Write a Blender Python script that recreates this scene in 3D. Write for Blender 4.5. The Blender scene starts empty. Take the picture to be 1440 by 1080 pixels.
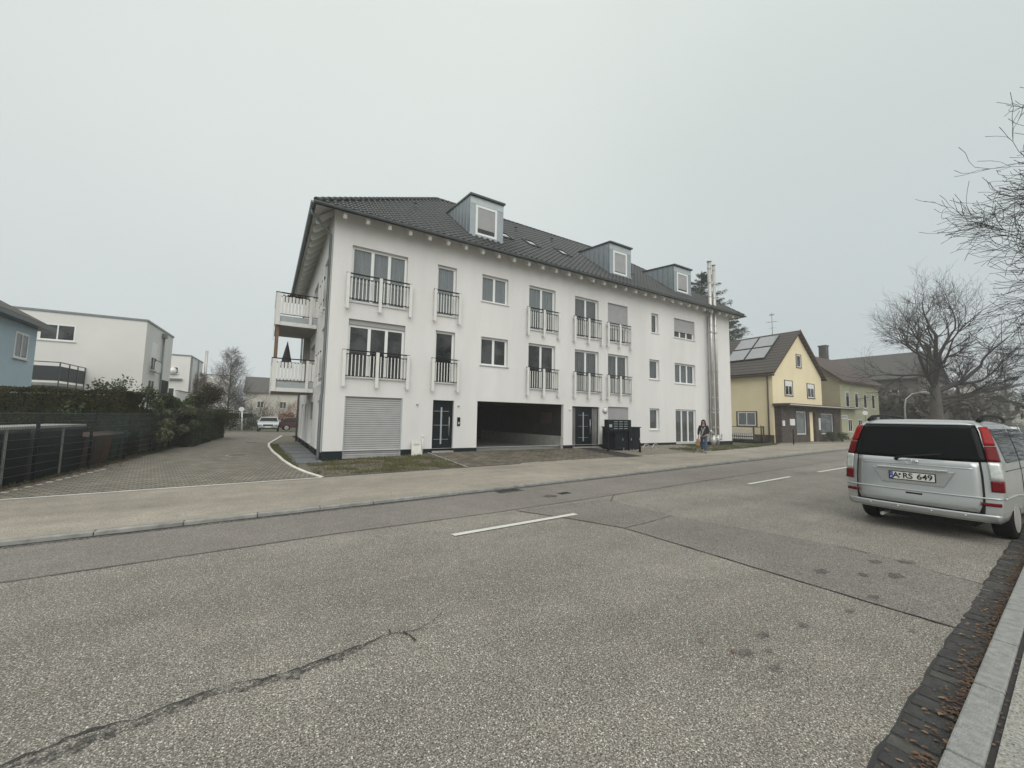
import bpy, bmesh, math, random
from mathutils import Vector, Matrix, noise
R = math.radians
scene = bpy.context.scene
COL = scene.collection

# ---------------------------------------------------------------- camera
cam_d = bpy.data.cameras.new('camera'); cam = bpy.data.objects.new('camera', cam_d); COL.objects.link(cam)
scene.camera = cam
cam_d.sensor_width = 36.0; cam_d.sensor_fit = 'HORIZONTAL'; cam_d.lens = 36.0*563/1440
cam_d.clip_end = 3000; cam_d.clip_start = 0.05
def _v(px, py): return Vector((px-720, -(py-540), -563.0))
_d1 = _v(1640, 604).normalized(); _up = _v(834, -6050).normalized()
_d1 = (_d1-_up*_d1.dot(_up)).normalized(); _y = _up.cross(_d1)
_M = Matrix((_d1, _y, _up))
cam.matrix_world = Matrix.Translation((0, 0, 1.8)) @ _M.to_4x4()

# ---------------------------------------------------------------- sky, sun, exposure
world = bpy.data.worlds.new('World'); scene.world = world; world.use_nodes = True
wn = world.node_tree; wn.nodes.clear()
wo = wn.nodes.new('ShaderNodeOutputWorld'); bg = wn.nodes.new('ShaderNodeBackground')
sky = wn.nodes.new('ShaderNodeTexSky'); sky.sky_type = 'NISHITA'; sky.sun_disc = False
sky.sun_elevation = R(38); sky.sun_rotation = R(200); sky.air_density = 1.0; sky.dust_density = 4.0
tc = wn.nodes.new('ShaderNodeTexCoord'); sep = wn.nodes.new('ShaderNodeSeparateXYZ')
rmp = wn.nodes.new('ShaderNodeValToRGB'); mixw = wn.nodes.new('ShaderNodeMix'); mixw.data_type = 'RGBA'
nz = wn.nodes.new('ShaderNodeTexNoise'); nz.inputs['Scale'].default_value = 1.6; nz.inputs['Detail'].default_value = 4
mul = wn.nodes.new('ShaderNodeMix'); mul.data_type = 'RGBA'; mul.blend_type = 'MULTIPLY'; mul.inputs[0].default_value = 0.13
e = rmp.color_ramp.elements
e[0].position = 0.0; e[0].color = (7.6, 8.2, 8.3, 1)
e[1].position = 0.745; e[1].color = (9.6, 10.3, 9.8, 1)
e2 = rmp.color_ramp.elements.new(1.0); e2.color = (19.0, 19.4, 18.6, 1)
wn.links.new(tc.outputs['Generated'], sep.inputs[0]); wn.links.new(sep.outputs['Z'], rmp.inputs[0])
wn.links.new(tc.outputs['Generated'], nz.inputs['Vector'])
mixw.inputs[0].default_value = 0.93     # thick cloud layer over the clear sky
wn.links.new(sky.outputs[0], mixw.inputs['A']); wn.links.new(rmp.outputs[0], mixw.inputs['B'])
wn.links.new(mixw.outputs['Result'], mul.inputs['A']); wn.links.new(nz.outputs['Fac'], mul.inputs['B'])
az = wn.nodes.new('ShaderNodeValToRGB'); mul2 = wn.nodes.new('ShaderNodeMix'); mul2.data_type = 'RGBA'; mul2.blend_type = 'MULTIPLY'; mul2.inputs[0].default_value = 1
az.color_ramp.elements[0].position = .45; az.color_ramp.elements[1].position = .95; az.color_ramp.elements[0].color = (1, 1, 1, 1); az.color_ramp.elements[1].color = (.87, .89, .91, 1)
wn.links.new(sep.outputs['X'], az.inputs[0]); wn.links.new(mul.outputs['Result'], mul2.inputs['A']); wn.links.new(az.outputs[0], mul2.inputs['B'])
wn.links.new(mul2.outputs['Result'], bg.inputs[0]); bg.inputs[1].default_value = 0.08
wn.links.new(bg.outputs[0], wo.inputs[0])
sun_d = bpy.data.lights.new('sun', 'SUN'); sun = bpy.data.objects.new('sun', sun_d); COL.objects.link(sun)
sun_d.energy = 1.5; sun_d.angle = R(60); sun_d.color = (1.0, 0.97, 0.93)
sun.rotation_euler = (R(52), 0, R(-20))
scene.view_settings.view_transform = 'Standard'; scene.view_settings.look = 'None'
scene.view_settings.exposure = 0.16; scene.view_settings.gamma = 1.0
scene.view_settings.use_curve_mapping = False

# ---------------------------------------------------------------- helpers
def lerp(a, b, t): return a+(b-a)*t
def interp(pts, x):
    if x <= pts[0][0]: return pts[0][1]+(x-pts[0][0])*(pts[1][1]-pts[0][1])/(pts[1][0]-pts[0][0])
    for (a, b), (c, d) in zip(pts, pts[1:]):
        if x <= c: return lerp(b, d, (x-a)/(c-a))
    (a, b), (c, d) = pts[-2:]
    return d+(x-c)*(d-b)/(c-a)

class MB:
    def __init__(s): s.v = []; s.f = []; s.m = []; s.sm = []
    def add(s, vs, fs, mi=0, smooth=False):
        n = len(s.v); s.v += [tuple(p) for p in vs]
        for f in fs: s.f.append(tuple(i+n for i in f)); s.m.append(mi); s.sm.append(smooth)
        return s
    def box(s, x0, x1, y0, y1, z0, z1, mi=0, M=None):
        vs = [(x, y, z) for z in (z0, z1) for y in (y0, y1) for x in (x0, x1)]
        if M: vs = [M @ Vector(p) for p in vs]
        return s.add(vs, [(0, 2, 3, 1), (4, 5, 7, 6), (0, 1, 5, 4), (2, 6, 7, 3), (0, 4, 6, 2), (1, 3, 7, 5)], mi)
    def quad(s, a, b, c, d, mi=0): return s.add([a, b, c, d], [(0, 1, 2, 3)], mi)
    def poly(s, pts, mi=0): return s.add(pts, [tuple(range(len(pts)))], mi)
    def prism(s, pts, off, mi=0):          # polygon pts extruded by vector off
        n = len(pts); off = Vector(off)
        vs = [Vector(p) for p in pts]+[Vector(p)+off for p in pts]
        fs = [tuple(range(n-1, -1, -1)), tuple(range(n, 2*n))]+[(i, (i+1) % n, n+(i+1) % n, n+i) for i in range(n)]
        return s.add(vs, fs, mi)
    def tube(s, pts, r, n=8, mi=0, caps=True, smooth=True):
        pts = [Vector(p) for p in pts]; rs = r if isinstance(r, (list, tuple)) else [r]*len(pts)
        vs = []; prev = None
        for i, p in enumerate(pts):
            t = (pts[min(i+1, len(pts)-1)]-pts[max(i-1, 0)])
            if t.length < 1e-9: t = Vector((0, 0, 1))
            t.normalize()
            if prev is None:
                a = Vector((0, 0, 1)) if abs(t.z) < .9 else Vector((1, 0, 0))
                u = t.cross(a).normalized()
            else:
                u = prev-t*prev.dot(t)
                u = u.normalized() if u.length > 1e-6 else t.orthogonal().normalized()
            prev = u; w = t.cross(u)
            for k in range(n):
                an = 2*math.pi*k/n
                vs.append(p+(u*math.cos(an)+w*math.sin(an))*rs[i])
        fs = []
        for i in range(len(pts)-1):
            for k in range(n):
                fs.append((i*n+k, i*n+(k+1) % n, (i+1)*n+(k+1) % n, (i+1)*n+k))
        s.add(vs, fs, mi, smooth)
        if caps:
            m = len(s.v)-len(vs)
            s.f.append(tuple(m+k for k in range(n-1, -1, -1))); s.m.append(mi); s.sm.append(False)
            m2 = m+(len(pts)-1)*n
            s.f.append(tuple(m2+k for k in range(n))); s.m.append(mi); s.sm.append(False)
        return s
    def lathe(s, prof, c=(0, 0, 0), axis='z', n=16, mi=0, smooth=True):   # prof: (r, h)
        vs = []
        for r, h in prof:
            for k in range(n):
                a = 2*math.pi*k/n; x, y = r*math.cos(a), r*math.sin(a)
                p = {'z': (x, y, h), 'y': (x, h, y), 'x': (h, x, y)}[axis]
                vs.append((p[0]+c[0], p[1]+c[1], p[2]+c[2]))
        fs = [(i*n+k, i*n+(k+1) % n, (i+1)*n+(k+1) % n, (i+1)*n+k) for i in range(len(prof)-1) for k in range(n)]
        s.add(vs, fs, mi, smooth)
        b = len(s.v)-len(vs)
        for st, o in ((0, 1), ((len(prof)-1)*n, 0)):
            if prof[0 if o else -1][0] > 1e-4:
                s.f.append(tuple(b+st+k for k in range(n))); s.m.append(mi); s.sm.append(False)
        return s
    def build(s, name, mats, parent=None, loc=None, rotz=None, bevel=0):
        me = bpy.data.meshes.new(name); me.from_pydata(s.v, [], s.f)
        if not isinstance(mats, (list, tuple)): mats = [mats]
        for m in mats: me.materials.append(m)
        me.polygons.foreach_set('material_index', s.m); me.polygons.foreach_set('use_smooth', s.sm)
        me.validate(); me.update()
        o = bpy.data.objects.new(name, me); COL.objects.link(o)
        if parent: o.parent = parent
        if loc is not None: o.location = loc
        if rotz is not None: o.rotation_euler.z = rotz
        if bevel:
            b = o.modifiers.new('b', 'BEVEL'); b.width = bevel; b.segments = 2; b.limit_method = 'ANGLE'
        return o

def tag(o, label=None, cat=None, group=None, kind=None):
    if label: o['label'] = label
    if cat: o['category'] = cat
    if group: o['group'] = group
    if kind: o['kind'] = kind
    return o
def empty(name, loc=(0, 0, 0), rz=0, label=None, cat=None, group=None):
    o = bpy.data.objects.new(name, None); COL.objects.link(o); o.location = loc; o.rotation_euler.z = rz
    o.empty_display_size = .2
    return tag(o, label, cat, group)
def kids(o): return [c for c in bpy.data.objects if c.parent == o]
def dup(o, loc=None, rz=None, label=None, parent=None):
    c = o.copy(); COL.objects.link(c)
    if parent is not None: c.parent = parent
    if loc is not None: c.location = loc
    if rz is not None: c.rotation_euler.z = rz
    if label: c['label'] = label
    for k in kids(o): dup(k, parent=c)
    return c
def struct(o): o['kind'] = 'structure'; return o

# ---------------------------------------------------------------- materials
def mat(name, col, rough=.8, metal=0, var=.0, scale=4, bump=0, bscale=None, col2=None, spec=.5, coat=0, detail=6, coords='Object', ramp=(.3, .7), stretch=None):
    m = bpy.data.materials.new(name); m.use_nodes = True; nt = m.node_tree; b = nt.nodes['Principled BSDF']
    b.inputs['Roughness'].default_value = rough; b.inputs['Metallic'].default_value = metal
    b.inputs['Specular IOR Level'].default_value = spec; b.inputs['Coat Weight'].default_value = coat
    b.inputs['Base Color'].default_value = (*col, 1)
    t = nt.nodes.new('ShaderNodeTexCoord'); vec = t.outputs[coords]
    if stretch:
        mp = nt.nodes.new('ShaderNodeMapping'); mp.inputs['Scale'].default_value = stretch
        nt.links.new(vec, mp.inputs[0]); vec = mp.outputs[0]
    if var or col2:
        n = nt.nodes.new('ShaderNodeTexNoise'); n.inputs['Scale'].default_value = scale; n.inputs['Detail'].default_value = detail
        n.inputs['Roughness'].default_value = .65
        nt.links.new(vec, n.inputs['Vector'])
        r = nt.nodes.new('ShaderNodeValToRGB'); r.color_ramp.elements[0].position = ramp[0]; r.color_ramp.elements[1].position = ramp[1]
        c2 = col2 or tuple(c*(1+var) for c in col); c1 = col if col2 else tuple(c*(1-var) for c in col)
        r.color_ramp.elements[0].color = (*c1, 1); r.color_ramp.elements[1].color = (*c2, 1)
        nt.links.new(n.outputs['Fac'], r.inputs[0]); nt.links.new(r.outputs[0], b.inputs['Base Color'])
    if bump:
        n2 = nt.nodes.new('ShaderNodeTexNoise'); n2.inputs['Scale'].default_value = bscale or 60; n2.inputs['Detail'].default_value = 5
        nt.links.new(vec, n2.inputs['Vector'])
        bp = nt.nodes.new('ShaderNodeBump'); bp.inputs['Strength'].default_value = bump; bp.inputs['Distance'].default_value = .02
        nt.links.new(n2.outputs['Fac'], bp.inputs['Height']); nt.links.new(bp.outputs[0], b.inputs['Normal'])
    return m

def asphalt(name, base, chips=.55, chipcol=(.50, .48, .44), dark=.5, warm=(1, .97, .92), patch=.12):
    m = bpy.data.materials.new(name); m.use_nodes = True; nt = m.node_tree; L = nt.links.new; N = nt.nodes.new
    b = nt.nodes['Principled BSDF']; b.inputs['Roughness'].default_value = .88; b.inputs['Specular IOR Level'].default_value = .35
    t = N('ShaderNodeTexCoord')
    def ns(scale, det=4, rough=.6):
        n = N('ShaderNodeTexNoise'); n.inputs['Scale'].default_value = scale; n.inputs['Detail'].default_value = det; n.inputs['Roughness'].default_value = rough
        L(t.outputs['Object'], n.inputs['Vector']); return n.outputs['Fac']
    def rp(src, p0, p1, c0, c1):
        r = N('ShaderNodeValToRGB'); r.color_ramp.elements[0].position = p0; r.color_ramp.elements[1].position = p1
        r.color_ramp.elements[0].color = (*c0, 1) if len(c0) == 3 else c0; r.color_ramp.elements[1].color = (*c1, 1) if len(c1) == 3 else c1
        L(src, r.inputs[0]); return r.outputs[0]
    def mx(a, bb, f, mode='MIX'):
        x = N('ShaderNodeMix'); x.data_type = 'RGBA'; x.blend_type = mode
        if isinstance(f, float): x.inputs[0].default_value = f
        else: L(f, x.inputs[0])
        L(a, x.inputs['A']); L(bb, x.inputs['B']); return x.outputs['Result']
    g = lambda k: tuple(base*k*w for w in warm)
    fine = rp(ns(74, 4, .85), .38, .62, g(dark), g(2.0))
    big = rp(ns(.45, 5), .3, .7, (1-patch,)*3, (1+patch,)*3)
    mid = rp(ns(2.2, 6), .3, .72, (1-patch*.8,)*3, (1+patch*.6, 1+patch*.5, 1+patch*.4))
    c = mx(mx(fine, big, 1.0, 'MULTIPLY'), mid, 1.0, 'MULTIPLY')
    vo = N('ShaderNodeTexVoronoi'); vo.inputs['Scale'].default_value = 58; L(t.outputs['Object'], vo.inputs['Vector'])
    vsep = N('ShaderNodeSeparateColor'); L(vo.outputs['Color'], vsep.inputs[0])
    sel = rp(vsep.outputs[0], 1-chips*.22, 1-chips*.22+.03, (0, 0, 0), (1, 1, 1))
    near = rp(vo.outputs['Distance'], .20, .40, (1, 1, 1), (0, 0, 0))
    mask = mx(sel, near, 1.0, 'MULTIPLY')
    cc = N('ShaderNodeRGB'); cc.outputs[0].default_value = (*chipcol, 1)
    c = mx(c, cc.outputs[0], mask)
    sel2 = rp(vsep.outputs[1], .80, .84, (0, 0, 0), (1, 1, 1)); m2 = mx(sel2, near, 1.0, 'MULTIPLY')
    dk = N('ShaderNodeRGB'); dk.outputs[0].default_value = (*g(.35), 1)
    c = mx(c, dk.outputs[0], m2)
    vo2 = N('ShaderNodeTexVoronoi'); vo2.inputs['Scale'].default_value = 105; L(t.outputs['Object'], vo2.inputs['Vector'])
    vs2 = N('ShaderNodeSeparateColor'); L(vo2.outputs['Color'], vs2.inputs[0])
    m3 = mx(rp(vs2.outputs[2], .76, .80, (0, 0, 0), (1, 1, 1)), rp(vo2.outputs['Distance'], .25, .5, (1, 1, 1), (0, 0, 0)), 1.0, 'MULTIPLY')
    c3 = N('ShaderNodeRGB'); c3.outputs[0].default_value = (*[q*.75 for q in chipcol], 1); c = mx(c, c3.outputs[0], m3)
    mp = N('ShaderNodeMapping'); mp.inputs['Rotation'].default_value = (0, 0, R(-5)); mp.inputs['Scale'].default_value = (.06, .9, 1); L(t.outputs['Object'], mp.inputs[0])
    tn = N('ShaderNodeTexNoise'); tn.inputs['Scale'].default_value = 1.0; tn.inputs['Detail'].default_value = 3; L(mp.outputs[0], tn.inputs['Vector'])
    c = mx(c, rp(tn.outputs['Fac'], .35, .65, (1-patch*.75,)*3, (1+patch*.45,)*3), 1.0, 'MULTIPLY')
    L(c, b.inputs['Base Color'])
    bp = N('ShaderNodeBump'); bp.inputs['Strength'].default_value = .5; bp.inputs['Distance'].default_value = .008
    L(ns(85, 4, .7), bp.inputs['Height']); L(bp.outputs[0], b.inputs['Normal'])
    return m

def brickmat(name, c1, c2, mortar, bw, bh, ms=.008, scale=1, rot=0, rough=.85, coords='Object', bias=0, squash=1, vert=False, var=.3, off=.5):
    m = bpy.data.materials.new(name); m.use_nodes = True; nt = m.node_tree; L = nt.links.new; N = nt.nodes.new
    b = nt.nodes['Principled BSDF']; b.inputs['Roughness'].default_value = rough; b.inputs['Specular IOR Level'].default_value = .3
    t = N('ShaderNodeTexCoord'); mp = N('ShaderNodeMapping'); L(t.outputs[coords], mp.inputs[0])
    mp.inputs['Rotation'].default_value = (R(90) if vert else 0, 0, rot)
    br = N('ShaderNodeTexBrick'); L(mp.outputs[0], br.inputs['Vector'])
    br.inputs['Scale'].default_value = scale; br.inputs['Brick Width'].default_value = bw; br.inputs['Row Height'].default_value = bh
    br.inputs['Mortar Size'].default_value = ms; br.inputs['Mortar Smooth'].default_value = .2; br.inputs['Bias'].default_value = bias; br.offset = off
    br.inputs['Color1'].default_value = (*c1, 1); br.inputs['Color2'].default_value = (*c2, 1); br.inputs['Mortar'].default_value = (*mortar, 1)
    n = N('ShaderNodeTexNoise'); n.inputs['Scale'].default_value = 2.5; n.inputs['Detail'].default_value = 8; L(t.outputs[coords], n.inputs['Vector'])
    r = N('ShaderNodeValToRGB'); r.color_ramp.elements[0].position = .3; r.color_ramp.elements[1].position = .7
    r.color_ramp.elements[0].color = (1-var,)*3+(1,); r.color_ramp.elements[1].color = (1+var*.6,)*3+(1,)
    L(n.outputs['Fac'], r.inputs[0])
    x = N('ShaderNodeMix'); x.data_type = 'RGBA'; x.blend_type = 'MULTIPLY'; x.inputs[0].default_value = 1
    L(br.outputs['Color'], x.inputs['A']); L(r.outputs[0], x.inputs['B']); L(x.outputs['Result'], b.inputs['Base Color'])
    bp = N('ShaderNodeBump'); bp.inputs['Strength'].default_value = .6; bp.inputs['Distance'].default_value = .01; bp.invert = True
    L(br.outputs['Fac'], bp.inputs['Height']); L(bp.outputs[0], b.inputs['Normal'])
    return m

def clear_glass(name, tint=(.84, .85, .85)):
    m = bpy.data.materials.new(name); m.use_nodes = True; nt = m.node_tree; L = nt.links.new; N = nt.nodes.new
    out = nt.nodes['Material Output']; nt.nodes.remove(nt.nodes['Principled BSDF'])
    tr = N('ShaderNodeBsdfTransparent'); tr.inputs[0].default_value = (*tint, 1)
    gl = N('ShaderNodeBsdfGlossy'); gl.inputs['Roughness'].default_value = .02; gl.inputs[0].default_value = (.9, .95, .97, 1)
    fr = N('ShaderNodeLayerWeight'); fr.inputs[0].default_value = .5
    pw = N('ShaderNodeMath'); pw.operation = 'POWER'; pw.inputs[1].default_value = 4; L(fr.outputs['Facing'], pw.inputs[0])
    ma = N('ShaderNodeMath'); ma.operation = 'MULTIPLY_ADD'; ma.inputs[1].default_value = .6; ma.inputs[2].default_value = .06; L(pw.outputs[0], ma.inputs[0])
    mx = N('ShaderNodeMixShader'); L(ma.outputs[0], mx.inputs[0]); L(tr.outputs[0], mx.inputs[1]); L(gl.outputs[0], mx.inputs[2]); L(mx.outputs[0], out.inputs[0])
    return m
def lines(name, c1, c2, axis, period, rough=.6, metal=0, duty=.5, spec=.4):
    # stripes with a period in metres along an object axis, with matching bump (slats, ribs)
    m = bpy.data.materials.new(name); m.use_nodes = True; nt = m.node_tree; L = nt.links.new; N = nt.nodes.new
    b = nt.nodes['Principled BSDF']; b.inputs['Roughness'].default_value = rough; b.inputs['Metallic'].default_value = metal; b.inputs['Specular IOR Level'].default_value = spec
    t = N('ShaderNodeTexCoord'); s = N('ShaderNodeSeparateXYZ'); L(t.outputs['Object'], s.inputs[0])
    d = N('ShaderNodeMath'); d.operation = 'DIVIDE'; d.inputs[1].default_value = period; L(s.outputs['XYZ'.index(axis)], d.inputs[0])
    fr = N('ShaderNodeMath'); fr.operation = 'FRACT'; L(d.outputs[0], fr.inputs[0])
    r = N('ShaderNodeValToRGB'); L(fr.outputs[0], r.inputs[0]); r.color_ramp.elements[0].color = (*c2, 1); r.color_ramp.elements[1].color = (*c1, 1)
    r.color_ramp.elements[0].position = duty*.4; r.color_ramp.elements[1].position = duty*.8
    n = N('ShaderNodeTexNoise'); n.inputs['Scale'].default_value = 3; L(t.outputs['Object'], n.inputs['Vector'])
    r2 = N('ShaderNodeValToRGB'); r2.color_ramp.elements[0].color = (.85, .85, .85, 1); r2.color_ramp.elements[1].color = (1.1, 1.1, 1.1, 1); L(n.outputs['Fac'], r2.inputs[0])
    x = N('ShaderNodeMix'); x.data_type = 'RGBA'; x.blend_type = 'MULTIPLY'; x.inputs[0].default_value = 1
    L(r.outputs[0], x.inputs['A']); L(r2.outputs[0], x.inputs['B']); L(x.outputs['Result'], b.inputs['Base Color'])
    bp = N('ShaderNodeBump'); bp.inputs['Strength'].default_value = .6; bp.inputs['Distance'].default_value = .01
    L(fr.outputs[0], bp.inputs['Height']); L(bp.outputs[0], b.inputs['Normal'])
    return m

M = {}
M['plaster'] = mat('white_render', (.69, .68, .665), .9, var=.075, scale=.7, bump=.3, bscale=60, stretch=(1, 1, .22), detail=9)
M['offwhite'] = mat('white_paint_wood', (.66, .66, .63), .6, var=.06, scale=3)
M['pvc'] = mat('white_frame', (.74, .75, .74), .35, spec=.5)
M['anthracite'] = mat('anthracite_paint', (.009, .013, .016), .45, spec=.15, var=.2, scale=3)
M['plinth'] = mat('plinth_coating', (.012, .017, .020), .6, spec=.15, var=.25, scale=2)
M['zinc'] = mat('zinc_sheet', (.30, .34, .36), .42, .55, var=.28, scale=1.6, bump=.05, bscale=6, stretch=(1, 1, .5))
M['zincseam'] = lines('standing_seam_zinc', (.33, .365, .385), (.11, .125, .135), 'Y', .42, .42, .45, duty=.10)
M['zinclight'] = mat('zinc_trim', (.44, .48, .49), .5, .35, var=.1, scale=3)
M['darkmetal'] = mat('dark_gutter_metal', (.07, .085, .09), .4, .5, var=.2, scale=3)
M['gutter'] = mat('zinc_gutter', (.16, .18, .185), .45, .5, var=.15, scale=3)
M['steel'] = mat('stainless_steel', (.50, .49, .465), .42, .65, var=.2, scale=8, stretch=(1, 1, .1))
M['tile'] = mat('grey_roof_tile', (.036, .038, .038), .45, var=.4, scale=2.2, bump=.1, bscale=40)
M['dark'] = mat('room_dark', (.02, .022, .024), .9, spec=.15)
M['glass'] = clear_glass('window_glass')
M['darkglass'] = mat('dark_window_glass', (.010, .012, .013), .03, spec=.6, col2=(.050, .054, .053), scale=1.1, detail=3, bump=.02, bscale=1.2, ramp=(.42, .62))
M['curtain'] = mat('net_curtain', (.33, .345, .35), .9, var=.16, scale=6, stretch=(1, 1, .1))
M['curtaindark'] = mat('grey_curtain', (.150, .148, .145), .9, var=.5, scale=6, stretch=(1, 1, .1))
M['shutter'] = lines('roller_shutter_slats', (.42, .42, .425), (.24, .24, .24), 'Z', .045, .6)
M['shutterbig'] = lines('roller_gate_slats', (.44, .44, .44), (.17, .17, .17), 'Z', .085, .5)
M['blind'] = lines('venetian_blind', (.22, .235, .235), (.06, .07, .075), 'Z', .09, .6)
M['lining'] = mat('shaded_passage_render', (.035, .033, .030), .9, spec=.15, var=.25, scale=1.2)  # shade of the deep passage put into a near-black wall colour
M['soffit'] = mat('white_soffit_boards', (.55, .54, .51), .8, var=.08, scale=4)
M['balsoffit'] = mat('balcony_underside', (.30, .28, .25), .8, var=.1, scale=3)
M['blackmetal'] = mat('black_rail', (.008, .008, .009), .4, spec=.15)
M['slabgrey'] = mat('slab_edge_grey', (.34, .37, .38), .7, var=.1, scale=3)
M['brownwood'] = mat('brown_wood', (.17, .10, .06), .7, var=.3, scale=5, stretch=(3, 3, .4))
M['browndark'] = mat('dark_brown_board', (.07, .045, .03), .8, var=.2)
M['concrete'] = mat('concrete', (.30, .30, .28), .9, var=.2, scale=3, bump=.3, bscale=40)
M['concretedark'] = mat('weathered_concrete', (.10, .10, .095), .9, var=.35, scale=2, bump=.3, bscale=30)
M['kerb'] = mat('granite_kerb', (.20, .205, .195), .85, col2=(.36, .36, .345), scale=16, bump=.7, bscale=110, detail=9)
M['kerbfar'] = mat('concrete_kerb', (.27, .27, .25), .9, var=.3, scale=5)
M['whitestone'] = mat('pale_edging_stone', (.66, .64, .59), .85, var=.2, scale=3)
M['asphalt'] = asphalt('road_asphalt', .180, chips=.6, chipcol=(.74, .70, .61), warm=(1, .92, .81), dark=.12, patch=.17)
M['asphalt2'] = asphalt('road_edge_asphalt', .165, chips=.25, warm=(1, .915, .83), dark=.5)
M['asphalt3'] = asphalt('trench_asphalt', .148, chips=.45, warm=(1, .91, .82), dark=.3)
M['footway'] = asphalt('footway_asphalt', .228, chips=.15, warm=(1, .90, .75), dark=.62, patch=.17)
M['footnear'] = asphalt('near_footway_asphalt', .21, chips=.3, warm=(1, .98, .88), dark=.7)
M['tar'] = mat('bitumen_joint', (.030, .029, .028), .7)
def patchy(name, col, lo, hi, scale, rough=.85):
    m = mat(name, col, rough, var=.3, scale=30); nt = m.node_tree; N = nt.nodes.new
    t = N('ShaderNodeTexCoord'); n = N('ShaderNodeTexNoise'); n.inputs['Scale'].default_value = scale; n.inputs['Detail'].default_value = 6; n.inputs['Roughness'].default_value = .75
    nt.links.new(t.outputs['Object'], n.inputs['Vector']); r = N('ShaderNodeValToRGB'); r.color_ramp.elements[0].position = lo; r.color_ramp.elements[1].position = hi
    nt.links.new(n.outputs['Fac'], r.inputs[0]); nt.links.new(r.outputs[0], nt.nodes['Principled BSDF'].inputs['Alpha']); return m
M['tarsoft'] = patchy('bitumen_smear', (.045, .044, .042), .42, .66, 26)
M['stain'] = patchy('oil_stain', (.07, .066, .062), .33, .75, 14, .6)
M['mark'] = mat('road_paint', (.62, .61, .56), .8, var=.12, scale=25, bump=.3, bscale=90)
M['paver'] = brickmat('driveway_pavers', (.270, .243, .200), (.200, .180, .148), (.05, .045, .038), .24, .12, .016, rot=R(8), var=.22)
M['paver2'] = brickmat('forecourt_pavers', (.19, .16, .125), (.13, .11, .085), (.075, .07, .05), .30, .20, .018, rot=R(4), var=.45)
M['gravel'] = mat('forecourt_gravel', (.14, .12, .095), .95, col2=(.28, .25, .20), scale=16, bump=.6, bscale=40)
M['terrace'] = mat('terrace_slab', (.13, .14, .145), .8, var=.15, scale=4)
M['earth'] = mat('bare_earth', (.085, .07, .05), .95, col2=(.16, .14, .11), scale=9, bump=.6, bscale=20)
M['ground'] = mat('garden_ground', (.07, .075, .04), .95, col2=(.13, .12, .08), scale=.8, bump=.5, bscale=6)
M['grass'] = mat('grass_blade', (.055, .075, .022), .8, col2=(.14, .125, .05), scale=3)
M['grassfar'] = mat('grass_blade_dull', (.07, .09, .035), .8, col2=(.13, .12, .06), scale=3)
M['leaf'] = mat('dry_leaf', (.11, .050, .026), .8, col2=(.24, .14, .08), scale=8)
M['leafpale'] = mat('pale_dry_leaf', (.30, .22, .13), .85, col2=(.20, .10, .05), scale=12)
M['leafdark'] = mat('wet_leaf', (.075, .035, .022), .7, col2=(.22, .12, .06), scale=30)
M['cobble'] = mat('basalt_sett', (.026, .026, .026), .75, col2=(.070, .068, .064), scale=11, bump=1.0, bscale=60)
M['cobble2'] = mat('basalt_sett_light', (.045, .043, .040), .8, col2=(.10, .095, .085), scale=9, bump=.8, bscale=50); M['cobble3'] = mat('basalt_sett_black', (.024, .024, .026), .7, col2=(.055, .052, .050), scale=9, bump=.8, bscale=50)
M['hedge'] = mat('thuja_foliage', (.020, .026, .011), .9, spec=.1, col2=(.068, .062, .026), scale=2.0)
M['hedgein'] = mat('hedge_inside', (.016, .018, .010), .95)
M['evergreen'] = mat('evergreen_leaf', (.022, .036, .016), .7, spec=.25, col2=(.075, .095, .04), scale=3)
M['shrubleaf'] = mat('glossy_shrub_leaf', (.040, .055, .024), .5, col2=(.14, .15, .075), scale=6)
M['conifer'] = mat('spruce_needles', (.028, .040, .026), .8, col2=(.055, .066, .042), scale=1.5)
M['bark'] = mat('grey_bark', (.060, .052, .042), .95, col2=(.11, .10, .085), scale=6, bump=.8, bscale=12, stretch=(1, 1, .3))
M['twig'] = mat('dark_twig', (.040, .034, .033), .9, var=.2, scale=3)
M['redtwig'] = mat('reddish_twig', (.13, .075, .055), .9, var=.3, scale=1)
M['fence'] = mat('fence_green_metal', (.008, .013, .013), .5, spec=.15)
M['wire'] = mat('fence_wire', (.040, .058, .058), .45, .3)

# ---------------------------------------------------------------- ground, road, footways
DF = 16.29                                       # plane of the long front
def yk(x): return interp([(-80, 1.6), (-2.85, 8.12), (2.5, 8.62), (9.1, 9.27), (20, 10.38), (34.2, 11.74), (44, 11.9), (56, 10.9), (80, 6.5), (130, -8)], x)
def yb(x): return interp([(-80, 4.5), (-4.1, 11.5), (1.36, 12.02), (5.75, 12.42), (9.5, 12.72), (21, 13.35), (27, 14.2), (33, 15.4), (37, 17.1), (46, 17.2), (56, 16), (80, 11), (130, -3)], x)
def yn(x): return interp([(-80, -5.0), (2.9, .70), (5.4, .86), (9.5, 1.11), (20, 1.72), (34, 2.5), (44, 2.6), (56, 1.6), (80, -3), (130, -17)], x)
def base(x): return interp([(-4, .10), (1.0, .08), (4.8, .20), (6, .30), (16, .30), (22, .33), (28.5, .14), (34, .15)], x)
def zg(x, y):
    t = (y-yb(x))/(DF-yb(x)) if DF > yb(x) else 0
    return lerp(.12, base(x), min(1, max(0, t)))
XS = [-80, -60, -40, -25]+[x*1.0 for x in range(-15, 60)]+[66, 72, 80, 95, 110, 130]
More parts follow.
